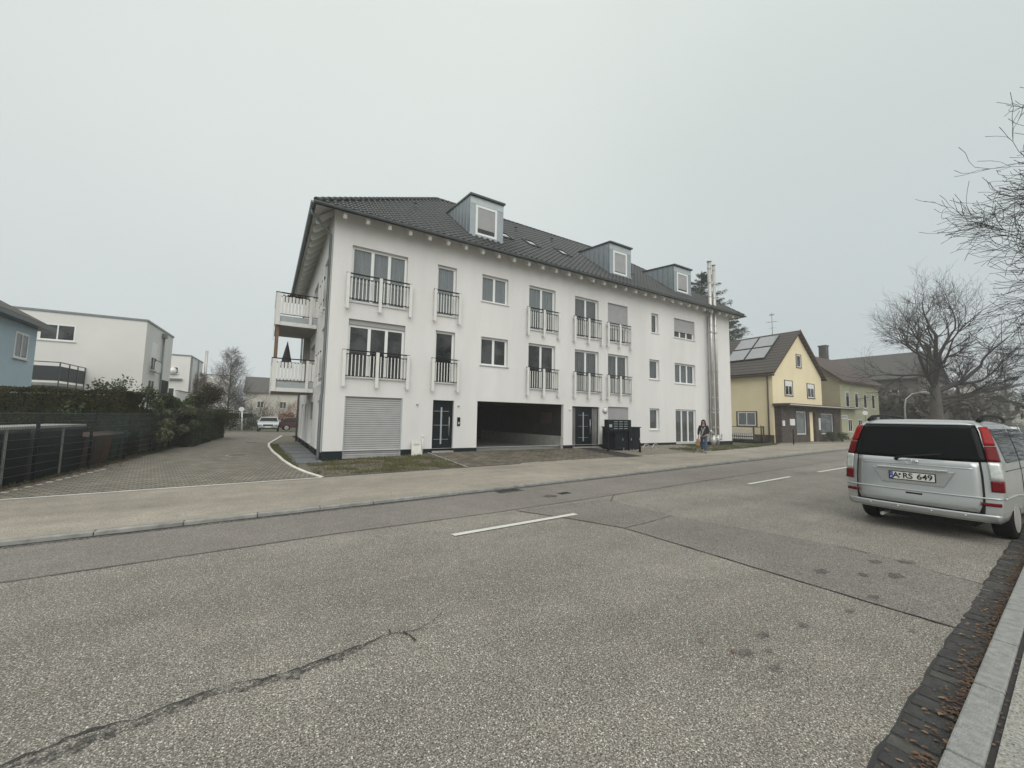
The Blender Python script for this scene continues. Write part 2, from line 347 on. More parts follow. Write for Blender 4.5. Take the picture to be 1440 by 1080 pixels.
def strip(f0, f1, z, xs=XS, n=1):
    b = MB(); vs = []; fs = []
    for x in xs:
        for k in range(n+1):
            y = lerp(f0(x), f1(x), k/n); vs.append((x, y, z(x, y) if callable(z) else z))
    w = n+1
    for i in range(len(xs)-1):
        for k in range(n): fs.append((i*w+k, (i+1)*w+k, (i+1)*w+k+1, i*w+k+1))
    b.add(vs, fs); return b
def rng(a, b, n): return [lerp(a, b, i/n) for i in range(n+1)]

g = MB(); g.quad((-500, -400, -.05), (700, -400, -.05), (700, 700, -.05), (-500, 700, -.05)); struct(g.build('ground', M['ground']))
struct(strip(lambda x: yn(x)-.0, yk, 0.0).build('road', M['asphalt']))
seam_f = lambda x: interp([(-80, .3), (-2.2, 6.45), (1.1, 6.72), (3.9, 6.80), (8, 7.12), (20, 8.2), (34, 9.6)], x)
struct(strip(seam_f, yk, .004, xs=[-80, -40, -15]+rng(-10, 34, 44)).build('road_edge_strip', M['asphalt2']))
# trench patch crossing the road
tl = lambda y: interp([(1.05, 5.36), (1.4, 5.33), (4.84, 5.22), (5.76, 4.82), (6.7, 4.3)], y)
tr = lambda y: interp([(1.05, 7.05), (1.2, 7.03), (2.35, 7.35), (4.9, 6.68), (6.5, 6.62), (6.9, 6.85), (7.08, 7.3)], y)
b = MB(); ys = rng(1.1, 6.74, 12)
for y0, y1 in zip(ys, ys[1:]): b.quad((tl(y0), y0, .008), (tr(y0), y0, .008), (tr(y1), y1, .008), (tl(y1), y1, .008))
struct(b.build('trench_patch', M['asphalt3']))
# joints between the asphalt sheets
def ribbon(b, pts, w, z, jit=0, seed=1):
    rnd = random.Random(seed); P = [Vector((p[0], p[1], z)) for p in pts]
    out = []
    for i, p in enumerate(P):
        t = (P[min(i+1, len(P)-1)]-P[max(i-1, 0)]).normalized(); n = Vector((-t.y, t.x, 0))
        ww = (w[i] if isinstance(w, (list, tuple)) else w)*(1+rnd.uniform(-jit, jit))
        out.append((p+n*ww/2, p-n*ww/2))
    for (a, c), (d, e_) in zip(out, out[1:]): b.quad(c, e_, d, a)
b = MB()
def wob(pts, n, amp, seed):
    rnd = random.Random(seed); out = []
    for (a, c) in zip(pts, pts[1:]):
        for k in range(n): out.append((lerp(a[0], c[0], k/n)+rnd.uniform(-amp, amp), lerp(a[1], c[1], k/n)+rnd.uniform(-amp, amp)))
    out.append(pts[-1]); return out
ribbon(b, wob([(x, seam_f(x)) for x in rng(-15, 34, 49)], 3, .006, 1), .011, .012, .5)
ribbon(b, wob([(tl(y), y) for y in rng(1.1, 6.74, 12)], 4, .008, 2), .009, .0125, .5)
ribbon(b, wob([(tr(y), y) for y in rng(1.1, 7.08, 12)], 4, .008, 3), .013, .0125, .5)
ribbon(b, wob([(5.22, 4.84), (5.9, 4.9), (6.68, 5.02)], 6, .01, 4), .014, .0128, .5)
struct(b.build('asphalt_joints', M['tar']))
# long crack with bitumen and the crooked fissure at its end
b = MB()
ck = [(-2.2, 2.9), (-1.03, 3.19), (-.78, 3.28), (-.54, 3.27), (-.18, 3.37), (.22, 3.31), (.6, 3.38), (.98, 3.47), (1.1, 3.44), (1.27, 3.40), (1.42, 3.37)]
p1 = wob(ck, 7, .014, 5); ribbon(b, p1, [max(.005, .019-.00022*i) for i in range(len(p1))], .010, .7, 2)
ribbon(b, wob([(1.09, 3.45), (1.12, 3.38), (1.14, 3.27)], 3, .008, 6), .016, .0104, .5)
ribbon(b, wob([(.99, 3.47), (1.0, 3.54)], 2, .004, 6), .010, .0108, .5)
ribbon(b, wob([(1.2, 3.42), (1.36, 3.50), (1.5, 3.60)], 3, .01, 8), .005, .0108, .5)
struct(b.build('road_crack', M['tar']))
b = MB()
p2 = wob([(-2.2, 2.86), (-1.0, 3.15), (-.5, 3.22), (-.18, 3.32), (0, 3.27), (.3, 3.27), (.55, 3.33), (.8, 3.41)], 8, .022, 7)
ribbon(b, p2, [.035+.06*abs(math.sin(i*.37))*abs(math.sin(i*.11)) for i in range(len(p2))], .007, .6, 3)
struct(b.build('bitumen_smear', M['tarsoft']))
# lane markings
for i, (a, c) in enumerate([((2.55, 5.80), (5.14, 5.98)), ((12.1, 6.47), (15.1, 6.70)), ((17.6, 6.86), (20.9, 7.05)), ((24.5, 7.3), (27.5, 7.5)), ((-9.9, 4.7), (-6.9, 5.0))]):
    b = MB(); ribbon(b, [(lerp(a[0], c[0], t), lerp(a[1], c[1], t)) for t in rng(0, 1, 10)], .115, .013, .04, i); struct(b.build('lane_marking', M['mark']))
# stains on the asphalt
rnd = random.Random(4)
b = MB()
for (x, y, r) in [(4.2, 1.81, .05), (3.29, 1.61, .045), (3.47, 1.75, .03), (5.86, 2.3, .10), (3.3, 1.83, .06), (5.5, 1.7, .06), (6.5, 1.8, .10), (6.9, 2.1, .08), (3.7, 1.9, .05), (4.9, 1.7, .05), (6.2, 2.0, .07), (5.75, 7.62, .16), (7.3, 1.9, .1)]:
    b.poly([(x+r*(1+rnd.uniform(-.3, .3))*math.cos(a)*1.2, y+r*.75*(1+rnd.uniform(-.3, .3))*math.sin(a), .0145) for a in rng(0, 2*math.pi, 14)[:-1]])
struct(b.build('road_stains', M['stain']))
# far kerb and footway
KH = lambda x: interp([(-80, .066), (10, .066), (20, .10), (34, .125), (100, .125)], x)
def kerb_mesh(f, w, z0, z1, xs, gap=.008, seg=1.0, sgn=1):
    b = MB(); x = xs[0]
    while x < xs[1]:
        x2 = x+seg-gap; y0, y1 = f(x), f(x2)
        b.prism([(x, y0, z0), (x2, y1, z0), (x2, y1+w*sgn, z0), (x, y0+w*sgn, z0)] if sgn > 0 else [(x, y0+w*sgn, z0), (x2, y1+w*sgn, z0), (x2, y1, z0), (x, y0, z0)], (0, 0, (z1 if z1 is not None else KH(x))-z0)); x += seg
    return b
struct(kerb_mesh(yk, .12, -.03, None, (-40, 100)).build('far_kerb', M['kerbfar'], bevel=.012))
struct(strip(lambda x: yk(x)-.045-.02*math.sin(x*3.1), lambda x: yk(x)+.01, .0085, xs=rng(-15, 44, 236)).build('far_gutter_line', M['tar']))
struct(strip(lambda x: yk(x)-.16, lambda x: yk(x)-.03, .0080, xs=rng(-15, 44, 59)).build('far_gutter_dirt', M['tarsoft']))
struct(strip(lambda x: yk(x)+.12, yb, lambda x, y: lerp(KH(x)-.002, .118, min(1, max(0, (y-yk(x))/(yb(x)-yk(x)))))).build('far_footway', M['footway']))
# near gutter, kerb, footway
b = MB(); x = -3.0; rnd = random.Random(9)
while x < 30:
    L_ = rnd.uniform(.10, .21); y0 = yn(x+L_/2)
    x2 = x+L_-.020; d = rnd.uniform(-.01, .01)
    hh = .008+rnd.uniform(0, .008)
    pts = [(x, y0+.03+rnd.uniform(-.008, .008), .0), (x2, y0+.035, .0), (x2+rnd.uniform(-.01, .01), y0+.235+d, .0), (x+rnd.uniform(-.01, .01), y0+.23+d, .0)]
    b.prism(pts, (0, 0, hh), rnd.choice([0, 0, 1, 2])); x += L_
struct(b.build('gutter_setts', [M['cobble'], M['cobble2'], M['cobble3']], bevel=.010))
struct(strip(lambda x: yn(x)+.0, lambda x: yn(x)+.245+.012*math.sin(x*9), .006, xs=rng(-3, 30, 132)).build('gutter_bed', M['tar']))
struct(kerb_mesh(lambda x: yn(x), .135, -.03, .12, (-6.35, 60), seg=.95, gap=.016, sgn=-1).build('near_kerb', M['kerb'], bevel=.012))
struct(strip(lambda x: yn(x)-9, lambda x: yn(x)-.165, .118).build('near_footway', M['footnear']))
struct(strip(lambda x: yn(x)-.165, lambda x: yn(x)-.13, .10).build('kerb_joint', M['tar']))
# driveway
FENCE = [(-4.85, 11.4), (-4.67, 12.98), (-4.54, 13.96), (-4.3, 16.18), (-3.85, 21.5), (-2.7, 35.1)]
fx = lambda y: interp([(q[1], q[0]) for q in FENCE], y)
DE = [(12.05, 1.40), (13.4, 1.08), (14.9, .86), (17, .66), (18.8, .56), (21, .40), (24.7, .27), (27, .30), (30, .60), (36, 1.2)]
de = lambda y: interp(DE, y)
b = MB(); ys = rng(11.55, 44, 60)
vs = []; fs = []
for i, y in enumerate(ys):
    for k in range(2):
        x = lerp(fx(y)-.25 if y < 35.2 else -14, de(y) if y < 36 else 16, k); yy = max(y, yb(x)+.0) if i == 0 else y
        vs.append((x, yy, .121))
for i in range(len(ys)-1): fs.append((2*i, 2*i+1, 2*i+3, 2*i+2))
b.add(vs, fs); struct(b.build('driveway', M['paver']))
struct(strip(lambda x: yb(x)-.07, lambda x: yb(x)+.03, .124, xs=rng(-9, 1.4, 12)).build('footway_edge_stones', M['whitestone']))
b = MB(); ribbon(b, [(x, yb(x)+.06) for x in rng(-9, 1.3, 20)], .05, .126, .7, 3); struct(b.build('edge_gap', M['tar']))
b = MB(); pts = [(de(y), y) for y in rng(12.05, 36, 40)]
for (a, c) in zip(pts, pts[1:]): b.prism([(a[0]-.05, a[1], .10), (a[0]+.05, a[1], .10), (c[0]+.05, c[1], .10), (c[0]-.05, c[1], .10)], (0, 0, .045))
struct(b.build('driveway_edging', M['whitestone']))
b = MB(); rnd = random.Random(12)
for i in range(24):
    y = 12.4+i*.17; b.box(fx(y)+.28+i*.004, fx(y)+.38+i*.004, y, y+.09, .12, .1255, M=None) if i % 2 == 0 else None
struct(b.build('pale_paver_dashes', M['whitestone']))
# forecourt sheets
def region(x0f, x1f, ys, z_off, nx=6):
    b = MB(); vs = []; fs = []
    for t in ys:
        for k in range(nx+1):
            x0, x1 = x0f(t), x1f(t); x = lerp(x0, x1, k/nx); y = lerp(yb(x), DF+.02, t); vs.append((x, y, zg(x, y)+z_off))
    w = nx+1
    for i in range(len(ys)-1):
        for k in range(nx): fs.append((i*w+k, i*w+k+1, (i+1)*w+k+1, (i+1)*w+k))
    b.add(vs, fs); return b
T = rng(0, 1, 6)
struct(region(lambda t: 1.42-.3*t, lambda t: 5.9, T, 0).build('verge_soil', M['earth']))
struct(region(lambda t: 5.9, lambda t: 15.2, T, 0, 10).build('forecourt_paving', M['paver2']))
struct(region(lambda t: 15.2, lambda t: 36.8, T, 0, 20).build('forecourt_gravel', M['gravel']))
struct(region(lambda t: 14.0+.1*t, lambda t: 15.3-.3*t, T, .008, 1).build('dark_ramp_strip', M['tar']))
struct(region(lambda t: 5.88, lambda t: 5.95, T, .02, 1).build('paving_edge', M['concrete']))
b = MB(); ribbon(b, [(x, yb(x)+.05) for x in rng(8.2, 33, 40)], .07, .127); struct(b.build('forecourt_edge_stones', M['whitestone']))
b = MB(); ribbon(b, [(x, yb(x)+.05) for x in rng(1.5, 8.2, 20)], .10, .131); struct(b.build('dark_verge_edge', M['concretedark']))
# side garden ground and terrace
b = MB()
vs = []; fs = []
ys = rng(12.1, 36, 40)
for y in ys: vs += [(de(y)+.05, y, .118), (1.9, y, .115)]
for i in range(len(ys)-1): fs.append((2*i, 2*i+1, 2*i+3, 2*i+2))
b.add(vs, fs); struct(b.build('side_verge', M['earth']))
for k in range(5):
    b = MB(); y0 = 15.55+k*1.9
    b.box(lerp(.93, .66, k/5), 1.83, y0, y0+1.72, .09, .155); struct(b.build('terrace_slab', M['terrace']))
# grass
def grass(name, fn, n, hmin, hmax, seed, m, w=.012, lean=.5):
    rnd = random.Random(seed); b = MB()
    for i in range(n):
        p = fn(rnd)
        if p is None: continue
        x, y, z = p; a = rnd.uniform(0, 6.28); h = rnd.uniform(hmin, hmax); dx, dy = math.cos(a)*w, math.sin(a)*w
        lx, ly = rnd.uniform(-lean, lean)*h, rnd.uniform(-lean, lean)*h
        b.add([(x-dx, y-dy, z-.01), (x+dx, y+dy, z-.01), (x+lx, y+ly, z+h)], [(0, 1, 2)])
    o = b.build(name, m); o['kind'] = 'stuff'; return o
def g1(r):
    x = r.uniform(1.3, 5.85); t = r.random()
    y = lerp(yb(x)+.12, DF-.02, t)
    if noise.noise(Vector((x*1.3, y*1.3, 0))) < -.12+.25*(x < 3.4) and r.random() < .85: return None
    return x, y, zg(x, y)
grass('grass', g1, 12000, .03, .10, 1, M['grass'])
def g2(r):
    x = r.uniform(19.5, 34); t = r.random(); y = lerp(yb(x)+.1, DF-.03, t**1.3 if x > 22 else t*.5)
    if noise.noise(Vector((x*.9, y*.9, 5))) < -.05 and r.random() < .8: return None
    return x, y, zg(x, y)
grass('grass', g2, 9000, .04, .14, 2, M['grassfar'], .016)
def g3(r):
    y = r.uniform(14.5, 26); x = r.uniform(de(y)+.05, min(de(y)+.45, 1.0)); return x, y, .118
grass('grass', g3, 3500, .03, .09, 3, M['grass'])
def g4(r):
    y = r.uniform(12, 34); x = fx(y)+r.uniform(-.35, .12); return x, y, .118
grass('grass', g4, 4000, .03, .12, 4, M['grassfar'])
# fallen leaves: loose ones on the road, a litter in the gutter and on the verge
def leafmesh(b, x, y, z, s, rnd):
    a = rnd.uniform(0, 6.28); c, si = math.cos(a), math.sin(a)
    pr = [(-1, 0), (-.5, .45), (.1, .55), (.6, .35), (1, 0), (.55, -.4), (0, -.5), (-.6, -.4)]
    pts = [(x+(u*c-v*si)*s, y+(u*si+v*c)*s, z+.25*s*abs(v)+rnd.uniform(0, .25)*s) for u, v in pr]
    b.add(pts+[(x, y, z)], [(i, (i+1) % 8, 8) for i in range(8)])
rnd = random.Random(21)
for (x, y, s, lb) in [(3.15, 2.11, .026, 'single brown fallen leaf on the asphalt, leftmost of the three loose leaves'), (3.23, 1.89, .030, 'flat rust brown fallen leaf on the road beside two dark stains'), (4.93, 1.27, .028, 'dark curled fallen leaf on the road close to the gutter stones')]:
    b = MB(); leafmesh(b, 0, 0, 0, s, rnd); tag(b.build('fallen_leaf', M['leaf'], loc=(x, y, .016)), lb, 'leaf', 'loose fallen leaves on the road')
b = MB()
for i in range(3600):
    x = rnd.uniform(1.5, 22); y = yn(x)+.012+abs(rnd.gauss(0, .05)); 
    if rnd.random() < .08: y = yn(x)+rnd.uniform(0, .3)
    if noise.noise(Vector((x*1.6, 3, 0))) < -.15 and rnd.random() < .7: continue
    leafmesh(b, x, y, .014+rnd.uniform(0, .02), rnd.uniform(.006, .018), rnd)
for i in range(260):
    x = rnd.uniform(3, 14); leafmesh(b, x, yn(x)-.15+rnd.gauss(0, .02), .11, rnd.uniform(.006, .014), rnd)
for i in range(260):
    x = rnd.uniform(1.5, 16); leafmesh(b, x, yn(x)+rnd.uniform(0, .26)*rnd.random(), .018, rnd.uniform(.012, .024), rnd); b.m[-8:] = [1]*8
tag(b.build('leaf_litter', [M['leafdark'], M['leafpale']]), 'brown leaf litter lying in the gutter along the near kerb', 'leaves', kind='stuff')
b = MB()
for i in range(700):
    y = rnd.uniform(11.9, 20); leafmesh(b, fx(y)+abs(rnd.gauss(0, .2))-.1, y, .125, rnd.uniform(.02, .045), rnd)
for i in range(350):
    x = rnd.uniform(1.6, 6.5); leafmesh(b, x, lerp(yb(x)+.1, DF, rnd.random()), .16+.03*(x > 3), rnd.uniform(.02, .045), rnd)
for i in range(250):
    x = rnd.uniform(15, 30); y = lerp(yb(x)+.1, DF-.3, rnd.random()); leafmesh(b, x, y, zg(x, y)+.01, rnd.uniform(.025, .05), rnd)
tag(b.build('leaf_litter', M['leaf']), 'dry brown leaves scattered along the fence foot and the verges', 'leaves', kind='stuff')
exec_marker = 1

# ---------------------------------------------------------------- generic wall with openings
def wall(b, o, u, n, w, z0, z1, holes, depth=.16, mi=0, back=True, top=None):
    """wall in plane o + s*u, outward normal n; holes: (s0, s1, za, zb)."""
    o, u, n = Vector(o), Vector(u).normalized(), Vector(n).normalized(); Z = Vector((0, 0, 1))
    ss = sorted(set([0, w]+[h[0] for h in holes]+[h[1] for h in holes])); zs = sorted(set([z0, z1]+[h[2] for h in holes]+[h[3] for h in holes]))
    P = lambda s, z, d=0: o+u*s+Vector((0, 0, z-o.z))-n*d
    for s0, s1 in zip(ss, ss[1:]):
        for a, c in zip(zs, zs[1:]):
            sm, zm = (s0+s1)/2, (a+c)/2
            if any(h[0] < sm < h[1] and h[2] < zm < h[3] for h in holes): continue
            b.quad(P(s0, a), P(s1, a), P(s1, c), P(s0, c), mi)
    for s0, s1, a, c in holes:
        b.quad(P(s0, a), P(s0, c), P(s0, c, depth), P(s0, a, depth), mi); b.quad(P(s1, a), P(s1, a, depth), P(s1, c, depth), P(s1, c), mi)
        b.quad(P(s0, a), P(s0, a, depth), P(s1, a, depth), P(s1, a), mi); b.quad(P(s0, c), P(s1, c), P(s1, c, depth), P(s0, c, depth), mi)
def frame_xf(o, u, n):
    u, n = Vector(u).normalized(), Vector(n).normalized()
    m = Matrix((u, -n, Vector((0, 0, 1)))).transposed().to_4x4(); m.translation = Vector(o); return m
# local window space: x along the wall, y into the wall, z up
def window(parent, X, s0, s1, z0, z1, leaves=2, rec=.14, kind='dark', fw=.095, sill=True, shut=0, mat_frame=None, name='window', box=0, wide=None, simple=False, tilt=None, sillm=None):
    fm = mat_frame or M['pvc']; b = MB()
    def bx(x0, x1, a, c, y0=rec, y1=rec+.06): b.box(x0, x1, y0, y1, a, c, 0, X)
    zt = z1-box
    bx(s0, s1, z0, z0+fw); bx(s0, s1, zt-fw, zt); bx(s0, s0+fw, z0+fw, zt-fw); bx(s1-fw, s1, z0+fw, zt-fw)
    cuts = wide or rng(0, 1, leaves); xs = [lerp(s0+fw*.6, s1-fw*.6, t) for t in cuts]
    for q in xs[1:-1]: bx(q-fw*.62, q+fw*.62, z0+fw, zt-fw)
    f = b.build(name, fm, parent, bevel=0 if simple else .006)
    if simple:
        b = MB(); b.box(s0+fw, s1-fw, rec+.03, rec+.04, z0+fw, zt-fw, 0, X); b.build('pane', M['darkglass'] if kind == 'dark' else kind, f)
    else:
        for a, c in zip(xs, xs[1:]):
            x0 = a+fw*.62 if a != xs[0] else s0+fw; x1 = c-fw*.62 if c != xs[-1] else s1-fw
            b = MB()
            if kind == 'dark':
                b.box(x0, x1, rec+.03, rec+.038, z0+fw, zt-fw, 0, X); b.build('pane', M['darkglass'], f)
            else:
                b.box(x0, x1, rec+.03, rec+.036, z0+fw, zt-fw, 0, X); b.build('pane', M['glass'], f)
                b = MB()
                if kind == 'blind': b.box(x0-.02, x1+.02, rec+.09, rec+.10, z0, zt, 0, X); b.build('blind', M['blind'], f)
                else:
                    cm = M['curtain'] if kind == 'curtain' else M['curtaindark']; nn = 36; vs = []
                    for i in range(nn+1):
                        xx = lerp(x0-.03, x1+.03, i/nn); yy = rec+.10+.022*math.sin(i*1.55)+.01*math.sin(i*.7)
                        vs += [X @ Vector((xx, yy, z0)), X @ Vector((xx, yy, zt))]
                    b.add(vs, [(2*i, 2*i+2, 2*i+3, 2*i+1) for i in range(nn)], 0, True); b.build('curtain', cm, f)
    if kind != 'dark' and not simple:
        b = MB(); b.box(s0-.01, s1+.01, rec+.16, rec+.17, z0-.01, zt+.01, 0, X); b.build('room_backing', M['dark'], f)
    if box:
        b = MB(); b.box(s0+.005, s1-.005, rec-.055, rec+.05, zt+.002, z1-.002, 0, X); b.build('shutter_box', M['shutter'], f)
    if shut:
        b = MB(); b.box(s0+.02, s1-.02, rec-.045, rec-.015, zt-(zt-z0)*shut, zt-.002, 0, X); b.build('roller_shutter', M['shutter'], f)
    if sill:
        b = MB(); b.box(s0-.05, s1+.05, -.05, rec-.003, z0-.035, z0-.002, 0, X); b.build('sill', sillm or M['offwhite'], f)
    return f

# ---------------------------------------------------------------- the white apartment building
apt = empty('apartment_building', (0, 0, 0), label='large white three storey apartment building with dark tiled hip roof, zinc dormers and a drive-through', cat='building')
x0, x1, yA, yB = 1.86, 28.52, DF, 29.17
front = {'0A': (2.56, 4.77, .20, 2.53), '0B': (6.07, 7.03, .36, 2.52), '0g': (8.17, 13.15, .24, 2.55), '0D': (13.74, 15.67, .36, 2.49), '0F': (16.32, 17.95, .60, 2.54), '0G': (19.8, 20.68, 1.24, 2.54), '0H': (22.24, 24.35, .39, 2.55),
 '1A': (2.55, 4.76, 3.26, 5.54), '1B': (6.08, 6.99, 3.26, 5.54), '1C': (8.28, 9.73, 4.21, 5.54), '1D': (10.92, 12.58, 3.26, 5.54), '1E': (13.9, 15.62, 3.26, 5.54), '1F': (16.33, 17.97, 3.26, 5.54), '1G': (19.82, 20.73, 4.32, 5.55), '1H': (22.24, 24.38, 4.22, 5.54),
 '2A': (2.55, 4.76, 6.22, 8.48), '2B': (6.08, 6.99, 6.22, 8.48), '2C': (8.27, 9.7, 7.21, 8.50), '2D': (10.92, 12.58, 6.22, 8.48), '2E': (13.9, 15.62, 6.22, 8.46), '2F': (16.33, 17.95, 6.22, 8.50), '2G': (20.05, 20.7, 7.22, 8.47), '2H': (22.24, 24.40, 7.20, 8.48)}
side = {'0a': (1.15, 2.5, .17, 2.4), '0b': (4.2, 6.2, .17, 2.4), '0c': (7.6, 8.5, .17, 2.4), '0d': (9.6, 11.2, .17, 2.4), '1a': (1.15, 2.35, 3.3, 5.4), '1b': (4.9, 7.0, 3.0, 5.2), '1c': (8.6, 9.6, 3.9, 5.2), '2a': (1.15, 2.5, 6.22, 8.3), '2b': (4.9, 7.0, 6.0, 8.3), '2c': (8.2, 9.4, 6.9, 8.4)}
b = MB()
wall(b, (x0, yA, 0), (1, 0, 0), (0, -1, 0), x1-x0, .46, 9.93, [(a-x0, c-x0, max(d, .4601), e_) for k, (a, c, d, e_) in front.items() if d > .46]+[(a-x0, c-x0, .46, e_) for k, (a, c, d, e_) in front.items() if d < .46], .18)
wall(b, (x0, yA, 0), (0, 1, 0), (-1, 0, 0), yB-yA, .40, 9.93, [(a, c, .40 if d < .4 else d, e_) for a, c, d, e_ in side.values()], .18)
b.quad((x1, yA, .3), (x1, yB, .3), (x1, yB, 9.93), (x1, yA, 9.93))
wall(b, (x0, yB, 0), (1, 0, 0), (0, 1, 0), x1-x0, 0, 9.93, [(8.2-x0, 13.1-x0, 0.0, 2.55)], .18)
b.build('wall', M['plaster'], apt); b = MB()
# drive-through: side walls, ceiling, room boxes behind the front doors
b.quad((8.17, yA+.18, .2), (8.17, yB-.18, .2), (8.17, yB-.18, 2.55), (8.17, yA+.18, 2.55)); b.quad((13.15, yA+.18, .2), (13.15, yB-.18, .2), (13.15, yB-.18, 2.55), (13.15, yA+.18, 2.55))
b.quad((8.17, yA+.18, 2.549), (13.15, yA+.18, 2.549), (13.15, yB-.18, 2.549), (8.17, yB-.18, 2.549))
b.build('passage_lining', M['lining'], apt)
b = MB(); b.quad((8.0, yA-.0, .285), (13.3, yA-.0, .285), (13.3, yB+.2, .285), (8.0, yB+.2, .285)); b.build('passage_floor', M['concrete'], apt)
b = MB(); b.box(8.175, 13.145, yB-.9, yB-.8, .285, 2.54); b.build('passage_gate', M['anthracite'], apt)
b = MB(); b.box(13.0, 13.148, yA+.02, yA+9, .285, .92); b.build('passage_upstand', M['concrete'], apt)
# dark plinth, 2 cm proud, interrupted at the openings
b = MB()
segs = [(1.84, 2.56, .46), (4.77, 6.07, .46), (7.03, 8.17, .46), (13.15, 13.74, .46), (15.67, 16.3, .46), (16.3, 22.24, .46), (24.35, 28.54, .46)]
for a, c, zt in segs:
    b = MB(); b.box(a, c, yA-.022, yA+.05, -.05, zt); b.build('plinth', M['plinth'], apt)
b = MB(); b.box(2.56, 4.77, yA+.02, yA+.18, -.05, .17); b.build('plinth', M['plinth'], apt); b = MB(); b.box(22.24, 24.35, yA+.02, yA+.18, 0, .36)
hs = [(0, 0)]+[(a, c) for k, (a, c, d, e_) in side.items() if d < .4]+[(12.9, 12.9)]
b.build('plinth', M['plinth'], apt)
for (p, q), (r_, s_) in zip(hs, hs[1:]):
    b = MB(); b.box(x0-.022, x0+.05, yA+q+(.051 if q == 0 else 0), yA+r_, -.05, .40); b.build('plinth', M['plinth'], apt)
b = MB(); b.box(x1-.05, x1+.022, yA+.05, yB, -.05, .46)
b.build('plinth', M['plinth'], apt)
# roof
ex0, ex1, ey0, ey1 = 1.12, 29.28, 15.59, 29.87; ZE = 9.45; sl = (15.13-9.45)/(22.73-15.59); half = (ey1-ey0)/2; ZR = ZE+sl*half
rx0, rx1, ry = ex0+half, ex1-half, (ey0+ey1)/2
b = MB()
CW, CH = .30, .335                                # tile width along the eave, course height on the slope
pl = math.hypot(1, sl)
def tileface(b, P, length, runlen):               # P(u, r): u along the eave, r plan run up the slope -> Vector ; trapezoid clip u in [r, length-r]
    n = int(runlen*pl/CH)+1
    for k in range(n):
        r0 = k*CH/pl; r1 = min((k+1)*CH/pl, runlen)
        u = 0
        cols = int(length/CW)+1; prof = [(0, .0), (.10, .045), (.28, .075), (.46, .045), (.60, .0), (1, 0.0)]
        us = []
        for c in range(cols):
            for t, h in prof[:-1]: us.append((c*CW+t*CW, h))
        lo, hi = r0, length-r0
        us = [q for q in us if lo <= q[0] <= hi]
        us = [(lo, .01)]+us+[(hi, .01)]
        rnd_ = random.Random(k)
        vs = []
        for (uu, h) in us:
            u2 = min(max(uu, r1), length-r1) if length-2*r1 > 0 else length/2
            vs.append(P(uu, r0, h+.022)); vs.append(P(u2, r1+.0, h)); vs.append(P(uu, r0, h-.012))
        m_ = len(us)
        b.add(vs, [(3*i, 3*i+3, 3*i+4, 3*i+1) for i in range(m_-1)]+[(3*i+2, 3*i+5, 3*i+3, 3*i) for i in range(m_-1)])
nf = Vector((0, -sl, 1)).normalized()
tileface(b, lambda u, r, h: Vector((ex0+u, ey0+r, ZE+.06+sl*r))+nf*h, ex1-ex0, half)
nl = Vector((-sl, 0, 1)).normalized()
tileface(b, lambda u, r, h: Vector((ex0+r, ey1-u, ZE+.06+sl*r))+nl*h, ey1-ey0, half)
b.poly([(ex1, ey0, ZE+.06), (ex1, ey1, ZE+.06), (rx1, ry, ZR+.06)]); b.poly([(ex1, ey1, ZE+.06), (ex0, ey1, ZE+.06), (rx0, ry, ZR+.06), (rx1, ry, ZR+.06)])
roof = b.build('roof', M['tile'], apt)
b = MB()
def capline(p, q, r=.11, step=.36):
    p, q = Vector(p), Vector(q); n = max(1, int((q-p).length/step)); d = (q-p)/n
    for i in range(n): b.tube([p+d*i, p+d*(i+1.06)], [r, r*.82], 8, 0, True)
z_ = ZE+.10
capline((ex0, ey0, z_), (rx0, ry, ZR+.10)); capline((ex0, ey1, z_), (rx0, ry, ZR+.10)); capline((ex1, ey0, z_), (rx1, ry, ZR+.10)); capline((ex1, ey1, z_), (rx1, ry, ZR+.10)); capline((rx0, ry, ZR+.1), (rx1, ry, ZR+.1))
b.build('ridge_tiles', M['tile'], roof)
# soffit (sloping boards), rafters, fascia, gutter
b = MB(); so = -.10; tt = .30
def soff(p): return p
W_ = .78
for (A, B_, C_, D_) in [((ex0, ey0), (ex1, ey0), (x1-.02, yA+.05), (x0+.02, yA+.05)), ((ex0, ey1), (ex0, ey0), (x0+.05, yA+.05), (x0+.05, yB-.02)), ((ex1, ey0), (ex1, ey1), (x1-.05, yB), (x1-.05, yA+.05)), ((ex1, ey1), (ex0, ey1), (x0, yB-.05), (x1, yB-.05))]:
    b.quad((*A, ZE-.03), (*B_, ZE-.03), (*C_, ZE-.03+sl*.72), (*D_, ZE-.03+sl*.72))
b.build('soffit', M['soffit'], roof)
b = MB()
for (a, c) in [((ex0-.02, ey0-.02), (ex1+.02, ey0-.02)), ((ex0-.02, ey1), (ex0-.02, ey0))]:
    pass
b.box(ex0-.01, ex1+.01, ey0-.012, ey0+.015, ZE-.06, ZE+.06); b.box(ex0-.012, ex0+.015, ey0+.016, ey1, ZE-.06, ZE+.06); b.box(ex1-.015, ex1+.012, ey0+.016, ey1, ZE-.06, ZE+.06)
b.build('fascia', M['darkmetal'], roof)
b = MB()
def gut(p, q):
    p, q = Vector(p), Vector(q); d = (q-p).normalized(); n = Vector((d.y, -d.x, 0))
    pr = [(math.cos(a)*.07, math.sin(a)*.07) for a in rng(math.pi, 2*math.pi, 8)]; pr = [(-.078, .0)]+pr+[(.078, 0)]
    vs = [P_+n*u+Vector((0, 0, w)) for P_ in (p, q) for u, w in pr]; k = len(pr)
    b.add(vs, [(i, i+1, k+i+1, k+i) for i in range(k-1)]+[tuple(range(k)), tuple(range(2*k-1, k-1, -1))], 0, False)
